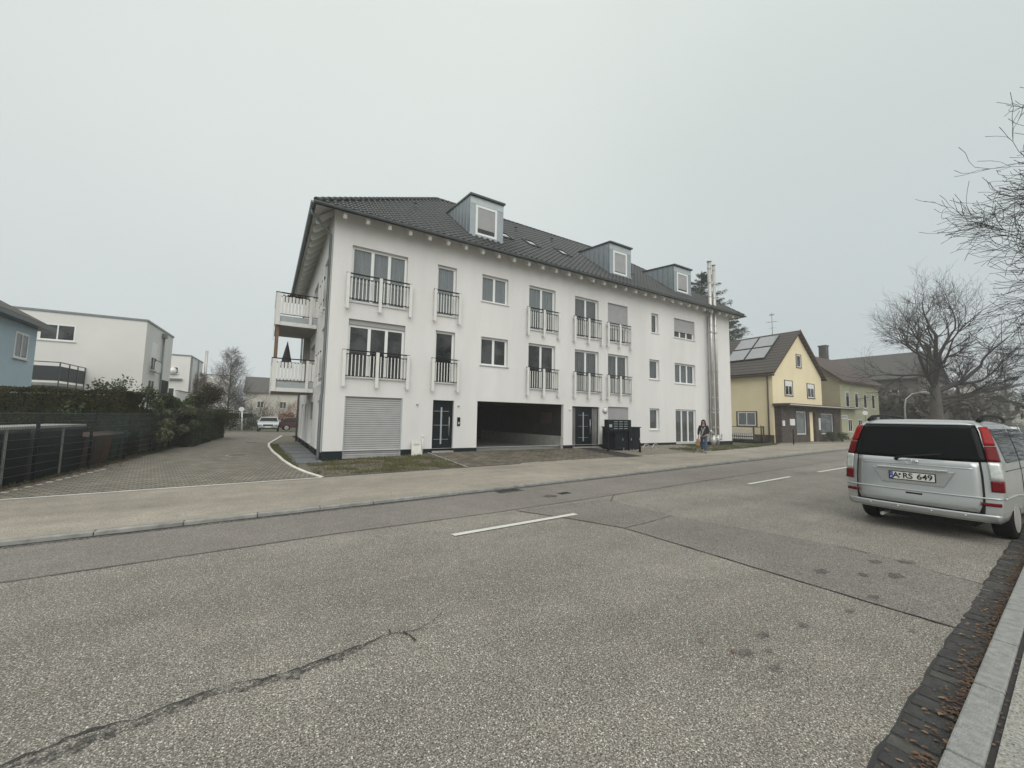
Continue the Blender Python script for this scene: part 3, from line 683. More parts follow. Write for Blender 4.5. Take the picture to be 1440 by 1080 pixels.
gut((ex0-.08, ey0-.085, ZE+.03), (ex1+.08, ey0-.085, ZE+.03)); gut((ex0-.085, ey1+.08, ZE+.03), (ex0-.085, ey0-.05, ZE+.03)); gut((ex1+.085, ey0, ZE+.03), (ex1+.085, ey1, ZE+.03))
b.build('gutter', M['gutter'], apt)
raf = None
def rafter(x, y, ax):
    global raf
    if raf is None or ax != raf[1]:
        b = MB(); pts = [(0, 0, -.0), (0, .62, sl*.62), (0, .66, sl*.66-.24), (0, .16, -.24+sl*.10), (0, .05, -.21), (0, .0, -.14)]
        if ax == 'x': pts = [(p[1], 0, p[2]) for p in pts]; b.prism([(p[0], -.065, p[2]) for p in pts], (0, .13, 0))
        else: b.prism([(-.065, p[1], p[2]) for p in pts], (.13, 0, 0))
        o = b.build('rafter_tail', M['offwhite'], apt, loc=(x, y, ZE-.034)); raf = (o, ax)
    else:
        o = raf[0].copy(); COL.objects.link(o); o.location = (x, y, ZE-.034)
for i in range(32): rafter(x0+.28+i*.838, ey0+.11, 'y')
for i in range(15): rafter(ex0+.11, yA+.5+i*.86, 'x')
# downpipes
b = MB(); xx = x0-.02
b.tube([(ex0-.08, ey0+.5, ZE-.04), (ex0-.08, ey0+.5, ZE-.18), (ex0+.25, ey0+.62, ZE-.42), (xx-.07, yA+.16, ZE-.72), (xx-.07, yA+.16, 2.6), (xx-.09, yA+.16, 2.45), (xx-.09, yA+.16, .3), (xx-.09, yA+.16, .02)], [.05]*5+[.055, .06, .06], 10)
b.build('downpipe', M['gutter'], apt)
b = MB(); b.tube([(xx-.07, yB-.2, 9.2), (xx-.07, yB-.2, .0)], .055, 8); b.build('downpipe', M['gutter'], apt)
# windows on the front
XF = frame_xf((0, yA, 0), (1, 0, 0), (0, -1, 0)); F = front
def fwin(k, **kw): a, c, d, e_ = F[k]; return window(apt, XF, a, c, d, e_, **kw)
W3 = [0, .30, .40, .70, 1]
fwin('2A', name='french_window', kind='curtain', leaves=3, sill=True, wide=[0, .36, .68, 1])
fwin('2B', name='french_window', kind='curtain', leaves=1)
fwin('2C', kind='curtain', sill=True)
fwin('2D', name='french_window', kind='curtain')
fwin('2E', name='french_window', kind='greycurtain')
fwin('2F', name='french_window', kind='greycurtain', shut=.62)
fwin('2G', kind='greycurtain', leaves=1); fwin('2H', kind='dark', leaves=3, shut=.66)
fwin('1A', name='french_window', kind='dark', leaves=3, box=.20, wide=[0, .36, .68, 1])
fwin('1B', name='french_window', kind='dark', leaves=1); fwin('1C', kind='dark', sillm=M['zinclight'])
fwin('1D', name='french_window', kind='dark'); fwin('1E', name='french_window', kind='greycurtain'); fwin('1F', name='french_window', kind='greycurtain')
fwin('1G', kind='greycurtain', leaves=1); fwin('1H', kind='blind', leaves=3)
fwin('0G', kind='greycurtain', leaves=1); fwin('0H', kind='greycurtain', leaves=3, name='terrace_door', rec=.10)
fwin('0F', kind='dark', shut=.97)
# roller gate of the shop front
b = MB(); b.box(2.57, 4.76, yA+.09, yA+.12, .24, 2.52); g_ = b.build('roller_gate', M['shutterbig'], apt)
b = MB(); b.box(2.56, 4.77, yA-.02, yA+.17, .17, .24); b.build('sill', M['concrete'], g_)
for q in (2.56, 4.72):
    b = MB(); b.box(q, q+.05, yA+.05, yA+.088, .24, 2.52); b.build('guide_rail', M['zinclight'], g_)
# entrance doors
def door(a, c, z0, z1, dl, dr, off):
    b = MB(); b.box(a, c, yA+.12, yA+.17, z1-.07, z1-.002); b.box(a, a+.06, yA+.12, yA+.17, z0, z1-.07); b.box(c-.06, c, yA+.12, yA+.17, z0, z1-.07)
    b.box(dl-.04, dl, yA+.12, yA+.17, z0, z1-.07) if dl > a+.1 else None; b.box(dr, dr+.04, yA+.12, yA+.17, z0, z1-.07) if dr < c-.1 else None
    b.box(dl, dr, yA+.135, yA+.165, z0+.01, z1-.07)
    d = b.build('entrance_door', M['anthracite'], apt)
    m = (dl+dr)/2+off
    b = MB(); b.box(m-.034, m+.034, yA+.126, yA+.134, z0+.28, z1-.30); b.build('glazed_strip', M['slabgrey'], d)
    b = MB()
    for t in (.22, .5, .78): b.box(m-.34, m+.34, yA+.130, yA+.1345, lerp(z0, z1, t), lerp(z0, z1, t)+.014)
    b.build('inlay', M['steel'], d)
    b = MB(); hx = dr-.10; b.tube([(hx, yA+.10, z0+.65), (hx, yA+.10, z0+1.45)], .016, 8); b.tube([(hx, yA+.10, z0+.75), (hx, yA+.135, z0+.75)], .01, 6); b.tube([(hx, yA+.10, z0+1.35), (hx, yA+.135, z0+1.35)], .01, 6); b.build('handle', M['steel'], d)
    if dl > a+.1:
        b = MB(); b.box(a+.06, dl-.04, yA+.14, yA+.15, z0+.02, z1-.07); b.build('side_light', M['curtaindark'], d)
    if dr < c-.1:
        b = MB(); b.box(dr+.04, c-.06, yA+.14, yA+.15, z0+.02, z1-.07); b.build('side_light', M['curtaindark'], d)
    b = MB(); b.box(a+.001, c-.001, yA-.10, yA+.20, z0-.10, z0); b.build('threshold', M['concrete'], d)
door(6.07, 7.03, .36, 2.52, 6.13, 6.97, -.04); door(13.74, 15.67, .36, 2.49, 14.10, 15.18, -.03)
# french balcony railings
def frail(a, c, zr, posts):
    z1 = zr; y = yA-.13
    xa, xb = a-.12, c+.12
    b = MB(); b.box(xa-.07, xb+.07, y-.035, y+.025, z1-.04, z1); r = b.build('french_balcony', M['blackmetal'], apt)
    px = rng(xa, xb, posts-1)
    for q in px:
        b = MB(); b.box(q-.06, q+.06, y-.075, y-.036, z1-1.42, z1-.025); b.box(q-.035, q+.035, y-.036, yA, z1-1.36, z1-1.30); b.box(q-.02, q+.02, y-.03, yA, z1-.20, z1-.16); b.build('post', M['offwhite'], r)
    for q in (.20, 1.02):
        b = MB(); b.box(xa, xb, y-.02, y+.01, z1-q, z1-q+.045); b.build('rail_bar', M['blackmetal'], r)
    b = MB()
    for p, q in zip(px, px[1:]):
        n = max(4, round((q-p)/.135))
        for i in range(1, n):
            s = lerp(p, q, i/n); b.box(s-.017, s+.017, y-.034, y-.021, z1-1.0, z1-.18)
    b.build('baluster', M['offwhite'], r)
for k, p in (('2A', 3), ('2B', 2), ('2D', 3), ('2E', 3), ('2F', 3)): frail(F[k][0], F[k][1], 7.31, p)
for k, p in (('1A', 3), ('1B', 2), ('1D', 3), ('1E', 3), ('1F', 3)): frail(F[k][0], F[k][1], 4.31, p)
# side wall windows and doors
XS_ = frame_xf((x0, yA, 0), (0, 1, 0), (-1, 0, 0))
for k, (a, c, d, e_) in side.items():
    if k == '0a': window(apt, XS_, a, c, d, e_, name='side_door', kind='dark', shut=.98, sill=False)
    else: window(apt, XS_, a, c, d, e_, kind='dark', sill=d > .5, name='window', shut=.35 if k in ('0b', '2b') else 0)
# small french railings on the side wall
for z1 in (4.33, 7.33):
    b = MB(); b.box(x0-.16, x0-.11, yA+1.0, yA+2.55, z1-.04, z1); b.box(x0-.15, x0-.12, yA+1.05, yA+2.5, z1-.95, z1-.91); r = b.build('french_balcony', M['blackmetal'], apt)
    for q in (1.05, 1.75, 2.5):
        b = MB(); b.box(x0-.19, x0-.165, yA+q-.045, yA+q+.045, z1-1.4, z1-.02); b.box(x0-.165, x0, yA+q-.03, yA+q+.03, z1-1.3, z1-1.25); b.build('post', M['offwhite'], r)
    b = MB()
    for i in range(12): b.box(x0-.165, x0-.152, yA+1.12+i*.12, yA+1.16+i*.12, z1-.95, z1-.1)
    b.build('baluster', M['offwhite'], r)
# projecting balconies on the side
def balcony(zf, lab):
    bx0, bx1, by0, by1 = .16, x0, 20.75, 24.1
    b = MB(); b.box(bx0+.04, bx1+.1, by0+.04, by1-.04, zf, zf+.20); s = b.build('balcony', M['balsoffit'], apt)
    b = MB(); b.box(bx0, bx1-.02, by0, by0+.035, zf-.02, zf+.16); b.box(bx0, bx0+.035, by0+.036, by1, zf-.02, zf+.16); b.build('fascia_board', M['offwhite'], s)
    b = MB(); b.box(bx0+.03, bx1-.02, by0+.02, by0+.039, zf+.17, zf+.42); b.box(bx0+.02, bx0+.039, by0+.04, by1, zf+.17, zf+.42); b.build('edge_plate', M['slabgrey'], s)
    zr = zf+1.50
    b = MB(); b.box(bx0-.05, bx1-.02, by0-.02, by0+.05, zr-.045, zr); b.box(bx0-.05, bx0+.02, by0+.051, by1, zr-.045, zr); b.box(bx0, bx1-.02, by0+.005, by0+.035, zr-.22, zr-.17); b.box(bx0, bx1-.02, by0+.005, by0+.035, zr-1.02, zr-.98); b.box(bx0, bx0+.03, by0+.04, by1, zr-1.02, zr-.98); b.build('handrail', M['blackmetal'], s)
    for (q, w) in ((bx0+.08, .09), (bx1-.30, .06)):
        b = MB(); b.box(q-w, q+w, by0-.045, by0-.021, zf-.02, zr-.05); b.build('post', M['offwhite'], s)
    b = MB(); b.box(bx0-.045, bx0-.021, by0, by0+.2, zf-.02, zr-.05); b.box(bx0-.045, bx0-.021, by1-.2, by1, zf-.2, zr-.05); b.build('post', M['offwhite'], s)
    b = MB(); w = .104; x = bx0+.20; i = 0
    while x < bx1-.06:
        if not (bx1-.38 < x+w/2 < bx1-.24):
            b.box(x, x+w, by0-.012, by0+.004, zr-1.0, zr-.19 if i % 3 else zr-.17)
        x += w+.036; i += 1
    y = by0+.22
    while y < by1-.2: b.box(bx0-.012, bx0-.001, y, y+w, zr-1.0, zr-.19); y += w+.036
    b.build('baluster_boards', M['offwhite'], s)
    return s
s1 = balcony(2.84, ''); s2 = balcony(5.86, '')
b = MB(); b.box(.20, .32, 20.86, 20.98, 4.34, 5.84); b.build('corner_post', M['brownwood'], s1)
b = MB(); b.box(.20, .32, 23.9, 24.02, 3.04, 5.84); b.build('corner_post', M['brownwood'], s1)
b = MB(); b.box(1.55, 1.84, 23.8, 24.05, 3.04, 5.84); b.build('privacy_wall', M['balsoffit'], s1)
# dormers
def dormer(xa, xb, zt, yf=16.75):
    def rz(y): return ZE+.06+sl*(y-ey0)
    zb = rz(yf)+.02; k = .12; yb2 = ey0+(zt-.25-ZE-.06+k*(ey0-yf)*-1*0)/(sl-k) if False else None
    # dormer roof rises gently to the rear until it meets the main slope
    yr = yf
    while rz(yr) < zt-.12+k*(yr-yf): yr += .02
    b = MB()
    for x, xi in ((xa, xa+.12), (xb, xb-.12)):
        pts = [(x, yf, zb-.05), (x, yf, zt-.12), (x, yr, zt-.12+k*(yr-yf)), (x, yr, rz(yr)-.05)]
        b.prism(pts if x == xb else pts, (xi-x, 0, 0))
    n = 5
    for x in (xa-.012, xb+.012):
        for i in range(1, n+3):
            y = yf+i*.38
            if y > yr-.2: break
            b.box(x-.014, x+.014, y-.016, y+.016, rz(y), zt-.13+k*(y-yf))
    b.box(xa+.12, xa+.30, yf+.0, yf+.10, zb, zt-.12); b.box(xb-.36, xb-.12, yf+.0, yf+.10, zb, zt-.12); b.box(xa+.30, xb-.36, yf, yf+.10, zt-.52, zt-.12)
    b.box(xa-.03, xb+.03, yf-.04, yf+.2, zb-.12, zb+.10)
    d = b.build('dormer', M['zincseam'], apt)
    b = MB(); k2 = .12
    b.prism([(xa-.05, yf-.12, zt-.12-.02), (xa-.05, yr+.02, zt-.12+k*(yr-yf)), (xa-.05, yr+.02, zt-.04+k*(yr-yf)), (xa-.05, yf-.12, zt-.05)], (xb-xa+.10, 0, 0))
    b.build('dormer_roof', M['darkmetal'], d)
    b = MB(); b.box(xa+.30, xb-.36, yf-.006, yf+.02, zt-.53, zt-.15); b.box(xa+.0, xb, yf-.012, yf-.001, zt-.50, zt-.15); b.build('trim', M['zinclight'], d)
    b = MB(); a, c, z0, z1 = xa+.30, xb-.36, zb+.10, zt-.52; fw = .11
    b.box(a, c, yf-.01, yf+.06, z0, z0+fw); b.box(a, c, yf-.01, yf+.06, z1-fw, z1); b.box(a, a+fw, yf-.01, yf+.06, z0+fw, z1-fw); b.box(c-fw, c, yf-.01, yf+.06, z0+fw, z1-fw); b.build('window_frame', M['pvc'], d)
    b = MB(); b.box(a+fw, c-fw, yf+.03, yf+.04, z0+fw, z1-fw); b.build('pane', M['darkglass'], d)
    return d, (a+fw, c-fw, z0+fw, z1-fw, yf)
for i, (xa, xb, zt, sh) in enumerate([(7.77, 9.60, 12.56, .82), (16.95, 18.78, 12.50, .95), (22.95, 24.80, 12.42, .9)]):
    d, (a, c, z0, z1, yf) = dormer(xa, xb, zt)
    b = MB(); b.box(a+.01, c-.01, yf+.012, yf+.028, lerp(z1, z0, sh), z1); b.build('roller_shutter', M['shutter'] if i != 0 else M['shutter'], d)
# skylights
XR = Matrix(((1, 0, 0), (0, 1/pl, -sl/pl), (0, sl/pl, 1/pl))).to_4x4()
def skyl(x, y, w=.8, h=1.15, op=0):
    m = Matrix.Translation((x, y, ZE+.07+sl*(y-ey0))) @ XR
    b = MB(); t = .07
    for q in ((0, w, 0, t), (0, w, h-t, h), (0, t, t, h-t), (w-t, w, t, h-t)): b.box(q[0], q[1], q[2], q[3], .0, .12, 0, m)
    s = b.build('skylight', M['darkmetal'], roof)
    b = MB(); b.box(t, w-t, t, h-t, .06, .08, 0, m); b.build('pane', M['glasssky'], roof)
M['glasssky'] = mat('skylight_glass', (.03, .035, .04), .05, spec=1.0, coat=1)
for x in (10.15, 11.95, 14.25, 19.45): skyl(x, 17.9)
for (x, y) in ((5.7, 18.7), (12.6, 20.4), (15.4, 20.4)):
    b = MB(); z = ZE+.06+sl*(y-ey0); b.tube([(x, y, z-.05), (x, y, z+.28)], .06, 8); b.tube([(x, y, z+.28), (x, y, z+.34)], [.09, .07], 8); b.build('vent_pipe', M['darkmetal'], roof)
# flues on the right of the front
def flue(x, r, top, name='flue_pipe'):
    y = yA-.30
    b = MB(); b.tube([(x, y, .9), (x, y, top)], r, 12)
    for z in [1.4+i*1.0 for i in range(int(top-1.4)+1)]: b.tube([(x, y, z), (x, y, z+.04)], r+.012, 12)
    b.tube([(x, y, top), (x, y, top+.06)], [r+.03, r+.03], 12)
    f = b.build(name, M['steel'], apt)
    b = MB()
    for z in (2.6, 5.2, 7.9): b.box(x-.02, x+.02, y, yA+.02, z, z+.04); b.box(x-r-.02, x+r+.02, y-r-.012, y+r+.012, z, z+.05)
    b.build('wall_bracket', M['steel'], f)
    return f
f1 = flue(25.78, .125, 12.9); f2 = flue(26.30, .10, 12.75)
b = MB(); b.tube([(25.5, yA-.25, .9), (25.5, yA-.25, 9.0)], .035, 8); b.build('conduit', M['gutter'], f1)
b = MB()
b.tube([(25.75, yA-.30, .9), (25.75, yA-.30, .45), (25.75, yA-.3, .22)], [.15, .2, .12], 10); b.tube([(25.75, yA-.30, 1.15), (25.5, yA-.45, .95), (25.35, yA-.35, 1.25)], .07, 8)
b.tube([(26.28, yA-.30, .9), (26.28, yA-.3, .2)], [.12, .09], 10); b.tube([(25.9, yA-.3, .75), (26.6, yA-.35, .6), (26.75, yA-.3, .95)], .06, 8); b.tube([(25.75, yA-.3, .6), (26.28, yA-.34, .55)], .05, 8)
b.build('flue_base', M['steel'], f1)
# wall lamp, sensors, intercom
b = MB(); b.lathe([(.0, 0), (.17, 0), (.19, -.03), (.17, -.06), (.13, -.065)], (16.08, yA, 2.33), 'y', 20); l = b.build('wall_lamp', M['steel'], apt)
b = MB(); b.lathe([(.135, -.05), (.12, -.09), (.06, -.115), (0.001, -.12)], (16.08, yA, 2.33), 'y', 20); b.build('lamp_glass', M['pvc'], l)
for x in (5.38, 7.24, 13.56):
    b = MB(); b.lathe([(.0, 0), (.045, 0), (.045, -.05), (.03, -.09), (.001, -.1)], (x, yA, 2.30), 'y', 12); b.build('spotlight', M['steel'] if x < 10 else M['pvc'], apt)
b = MB(); b.box(7.2, 7.34, yA-.03, yA, 1.42, 1.80); it = b.build('intercom', M['blackmetal'], apt, bevel=.005)
b = MB(); b.box(7.23, 7.31, yA-.036, yA-.031, 1.50, 1.60); b.build('button_panel', M['slabgrey'], it)
b = MB(); b.box(13.12, 13.146, yA+1.0, yA+2.0, 1.55, 2.15); b.build('notice_board', M['browndark'], apt)
# things on the balconies
b = MB(); b.lathe([(.24, 0), (.2, .35), (.12, .75), (.03, 1.15), (.012, 1.25)], (0, 0, 0), 'z', 10)
ps = empty('parasol', (.72, 21.6, 3.04), label='closed dark parasol standing on the lower side balcony', cat='parasol')
b.build('canopy', M['curtaindark'] if False else mat('dark_parasol_cloth', (.035, .03, .035), .9), ps, loc=(0, 0, .95))
b = MB(); b.tube([(0, 0, 0), (0, 0, 2.2)], .02, 8); b.lathe([(.22, 0), (.22, .06), (.05, .08)], (0, 0, 0)); b.build('pole', M['steel'], ps)
def fol(b, c, r, n, s, rnd, flat=1.0):
    for i in range(n):
        u = Vector((rnd.gauss(0, 1), rnd.gauss(0, 1), rnd.gauss(0, 1))).normalized()*rnd.random()**.5
        p = Vector((c[0]+u.x*r[0], c[1]+u.y*r[1], c[2]+u.z*r[2]))
        a = Vector((rnd.gauss(0, 1), rnd.gauss(0, 1), rnd.gauss(0, 1))).normalized()*s*rnd.uniform(.6, 1.3); d = a.orthogonal().normalized()*s*.45
        b.add([p-a*.5, p+d, p+a*.5, p-d], [(0, 1, 2, 3)])
M['deadplant'] = mat('withered_plants', (.035, .025, .022), .9, col2=(.11, .05, .05), scale=9)
rnd = random.Random(5)
fb = empty('flower_box', (.95, 20.95, 7.1), label='flower box with dark withered plants hanging inside the upper balcony rail', cat='planter')
b = MB(); b.box(-.55, .5, -.09, .09, -.12, .05); b.build('trough', M['brownwood'], fb)
b = MB(); fol(b, (0, -.02, .12), (.6, .12, .14), 420, .08, rnd); b.build('plants', M['deadplant'], fb)

# ---------------------------------------------------------------- small things in front of the building
def Zf(x, y): return zg(x, y)
t = empty('bin_enclosure', (16.35, 15.35, Zf(16, 15.2)), label='tall black metal bin cabinet standing right of the grey-framed entrance door', cat='bin cabinet')
b = MB(); b.box(-.95, .95, -.45, .45, .03, 1.16); b.build('body', M['anthracite'], t, bevel=.01)
for x in (-.93, -.30, .33):
    b = MB(); b.box(x, x+.60, -.475, -.452, .06, 1.10); d = b.build('door', M['anthracite'], t)
    b = MB(); b.box(x+.52, x+.55, -.49, -.476, .5, .62); b.build('handle', M['steel'], d)
b = MB(); b.box(-.99, .99, -.5, .48, 1.161, 1.21); b.build('lid', M['blackmetal'], t)
t = empty('letterbox_stand', (15.55, 14.80, Zf(15.5, 14.8)), label='black freestanding letterbox bank with rows of name plates in front of the bin cabinet', cat='letterbox')
b = MB(); b.box(-.85, .80, -.15, .14, 1.02, 1.60); b.build('box', M['anthracite'], t, bevel=.01)
for x in (-.72, .80):
    b = MB(); b.box(x-.03, x+.03, -.02, .04, -.02, 1.06); b.build('leg', M['blackmetal'], t)
for r_ in range(4):
    for c_ in range(3):
        b = MB(); b.box(-.45+c_*.36, -.20+c_*.36, -.158, -.151, 1.14+r_*.115, 1.165+r_*.115); b.build('name_plate', M['slabgrey'], t)
b = MB(); b.box(-.79, -.60, -.158, -.151, 1.22, 1.36); b.build('bell_panel', M['slabgrey'], t)
# arched bike rack
for i in range(4):
    x = 16.3+i*.75; y = 14.9; z = Zf(x, y)
    r = empty('bike_rack_hoop', (x, y, z), label=('leftmost', 'second', 'third', 'rightmost')[i]+' of the low grey steel bicycle hoops beside the black bin cabinet', cat='bike rack', group='bicycle hoops in front of the bin cabinet')
    b = MB(); b.tube([(.27*math.cos(a), 0, .30*math.sin(a)) for a in rng(0, math.pi, 14)], .022, 8); b.build('hoop', M['steel'], r)
    b = MB(); b.box(-.31, .31, -.03, .03, -.02, .015); b.build('foot_rail', M['steel'], r)
t = empty('bollard', (16.47, 14.2, Zf(16.5, 14.2)), label='short thick black bollard on the gravel before the bicycle hoops', cat='bollard')
b = MB(); b.tube([(0, 0, -.02), (0, 0, .46), (0, 0, .50)], [.055, .055, .03], 12); b.build('post', M['blackmetal'], t); b = MB(); b.tube([(0, 0, 0), (0, 0, .02)], .09, 12); b.build('base_plate', M['blackmetal'], t)
# stone slab leaning at the plinth
t = empty('stone_slab', (5.35, 15.98, Zf(5.3, 15.95)), .15, label='pale grey stone slab with scribbled marks leaning against the dark plinth', cat='slab')
t.rotation_euler.x = R(-14)
b = MB(); b.prism([(-.24, 0, -.03), (.24, 0, -.03), (.21, 0, .56), (-.18, 0, .60)], (0, .07, 0)); b.build('slab', M['whitestone'], t, bevel=.012)
b = MB(); rnd = random.Random(3)
for i in range(5):
    x = -.12+i*.055; b.tube([(x, -.004, .42), (x+.03, -.004, .46+rnd.uniform(-.03, .03)), (x+.045, -.004, .41)], .006, 5)
b.build('scribble', M['tar'], t)
t = empty('vent_post', (5.62, 16.12, Zf(5.6, 16)), label='thin white capped pipe beside the leaning stone slab', cat='pipe')
b = MB(); b.tube([(0, 0, 0), (0, 0, .72)], .018, 8); b.build('pipe', M['pvc'], t); b = MB(); b.tube([(0, 0, .70), (0, 0, .78)], .04, 10); b.build('cap', M['pvc'], t)
for (x, y, lb, w) in [(5.25, 8.66, 'dark cast iron street drain at the far kerb', .36), (6.3, 7.75, 'small oval dark valve cover in the roadway near the far kerb', .16)]:
    t = empty('road_drain', (x, y, .006), R(5), label=lb, cat='drain')
    b = MB(); b.box(-w, w, -w*.55, w*.55, 0, .008); b.build('frame', M['concretedark'], t)
    b = MB()
    for i in range(7): b.box(-w*.88+i*w*.26, -w*.74+i*w*.26, -w*.45, w*.45, .009, .014)
    b.build('grate', M['blackmetal'], t)
for (x, y, lb) in [(-.85, 19.6, 'round manhole cover in the driveway, nearer of the two'), (-.6, 28.0, 'round manhole cover in the driveway, farther of the two')]:
    t = empty('manhole_cover', (x, y, .122), label=lb, cat='manhole cover', group='manhole covers in the driveway')
    b = MB(); b.lathe([(.0, .006), (.40, .006), (.40, 0)], n=24); b.build('ring', M['concrete'], t); b = MB(); b.lathe([(.0, .012), (.30, .012), (.30, .006)], n=24); b.build('lid', M['concretedark'], t)

# ---------------------------------------------------------------- left: fence, bins, hedge, shrubs
fen = empty('wire_fence', (-4.67, 12.98, .12), label='dark green double-wire panel fence along the left edge of the driveway', cat='fence')
FP = [8.95, 11.45, 13.96, 16.45, 18.95, 21.45, 23.95, 26.45, 28.95, 31.5, 34.9]
for y in FP:
    b = MB(); b.box(-.03, .03, -.02, .02, -.15, 1.64); p = b.build('post', M['fence'], fen, loc=(fx(y)+4.67, y-12.98, 0))
    b = MB(); b.box(-.034, .034, -.024, .024, 1.64, 1.66); b.build('cap', M['blackmetal'], p)
for y0, y1 in zip(FP, FP[1:]):
    xA, xB = fx(y0)+4.67+.035, fx(y1)+4.67+.035; ya, yb_ = y0-12.98, y1-12.98
    b = MB()
    for i in range(9): b.tube([(xA, ya, .04+i*.195), (xB, yb_, .04+i*.195)], .0045, 4); b.tube([(xA+.014, ya, .04+i*.195), (xB+.014, yb_, .04+i*.195)], .0045, 4)
    n = int((y1-y0)/.05)
    for i in range(n):
        t_ = (i+.5)/n; x, y = lerp(xA, xB, t_)+.007, lerp(ya, yb_, t_); b.tube([(x, y, .0), (x, y, 1.63)], .0028, 3)
    b.build('wire_panel', M['wire'], fen)
# concrete bin boxes
def binbox(y, w, lb):
    x = fx(y)-.45; t = empty('bin_box', (x, y, .05), R(-6), label=lb, cat='bin store')
    b = MB(); b.box(-.45, .30, 0, w, 0, 1.30); b.build('body', M['concretedark'], t, bevel=.01)
    b = MB(); b.box(-.5, .36, -.02, w+.02, 1.301, 1.37); b.build('lid_slab', M['concrete'], t, bevel=.01)
    for k in range(2):
        b = MB(); b.box(.301, .325, .06+k*w/2, w/2-.05+k*w/2, .08, 1.22); b.build('door', M['anthracite'], t)
    b = MB(); b.box(.301, .34, w/2-.035, w/2+.035, .0, 1.30); b.build('pillar', M['concrete'], t)
binbox(11.0, 1.25, 'concrete bin store with dark doors behind the fence, nearest to the street')
binbox(12.4, 1.75, 'concrete bin store with pale lid in the middle of the fenced row')
binbox(14.3, 2.1, 'concrete bin store at the far end of the fenced row, beside the brown bin')
def wheelie(y, m, lb, sx=.0):
    t = empty('wheelie_bin', (fx(y)-.46+sx, y, .05), R(-5), label=lb, cat='bin')
    b = MB(); vs = [(-.24, -.26, .1), (.24, -.26, .1), (.24, .26, .1), (-.24, .26, .1), (-.30, -.30, .94), (.32, -.30, .94), (.32, .30, .94), (-.30, .30, .94)]
    b.add(vs, [(3, 2, 1, 0), (4, 5, 6, 7), (0, 1, 5, 4), (1, 2, 6, 5), (2, 3, 7, 6), (3, 0, 4, 7)]); b.build('body', m, t, bevel=.02)
    b = MB(); b.prism([(-.34, -.33, .945), (.36, -.33, .945), (.36, -.33, 1.0), (-.30, -.33, 1.06)], (0, .66, 0)); b.build('lid', m, t, bevel=.015)
    b = MB(); b.tube([(-.37, -.25, .98), (-.40, -.2, .98), (-.40, .2, .98), (-.37, .25, .98)], .015, 6); b.build('handle', M['blackmetal'], t)
    for q in (-.27, .27):
        b = MB(); b.lathe([(.0, -.03), (.11, -.03), (.11, .03), (0, .03)], (-.22, q, .11), 'y', 12); b.build('wheel', M['blackmetal'], t)
M['binbrown'] = mat('brown_plastic', (.050, .030, .022), .5, var=.15, scale=3); M['bingreen'] = mat('dark_green_plastic', (.018, .035, .025), .5); M['binorange'] = mat('orange_brown_plastic', (.12, .050, .028), .6); M['binblack'] = mat('black_plastic', (.022, .023, .025), .5)  # bin colours set lower to carry the shade they stand in
wheelie(16.85, M['binbrown'], 'brown wheelie bin next to the concrete bin stores, first of the brown pair'); wheelie(17.48, M['binbrown'], 'brown wheelie bin second from the concrete bin stores')
wheelie(18.1, M['binorange'], 'orange-brown wheelie bin between the brown and the green bins'); wheelie(18.75, M['bingreen'], 'dark green wheelie bin beside the orange-brown one'); wheelie(19.4, M['bingreen'], 'dark green wheelie bin nearest to the stacked block pillar'); 
t = empty('block_pillar', (fx(21.6)-.48, 21.6, .05), R(-6), label='stacked grey concrete block pillar behind the fence', cat='pillar')
M['blocks'] = brickmat('grey_concrete_blocks', (.15, .145, .13), (.10, .095, .085), (.03, .03, .03), .5, .18, .02, rot=0, vert=True, var=.3)
b = MB()
for i in range(8): o = .02*(i % 2); b.box(-.3-o, .3+o, -.55-o, .55+o, i*.18, i*.18+.165)
b.build('blocks', M['blocks'], t); b = MB(); b.box(-.27, .27, -.52, .52, 0, 1.42); b.build('core', M['tar'], t)
t = empty('block_wall', (fx(22.9)-.35, 22.8, .05), R(-6), label='low wall of stacked grey blocks running under the shrubs behind the fence', cat='wall')
b = MB()
for i in range(5): b.box(-.15, .15, -.5, 1.2, i*.18, i*.18+.165)
b.build('blocks', M['blocks'], t)

def leafbox(b, n, fn, s, rnd, up=.0):
    for i in range(n):
        p = fn(rnd)
        if p is None: continue
        p = Vector(p); a = Vector((rnd.gauss(0, 1), rnd.gauss(0, 1), rnd.gauss(0, 1)+up)).normalized(); c = a.orthogonal(); c.rotate(Matrix.Rotation(rnd.uniform(0, 6.28), 3, a)); c.normalize()
        k = s*rnd.uniform(.6, 1.4); b.add([p-a*k, p+c*k*.4, p+a*k, p-c*k*.4], [(0, 1, 2, 3)])
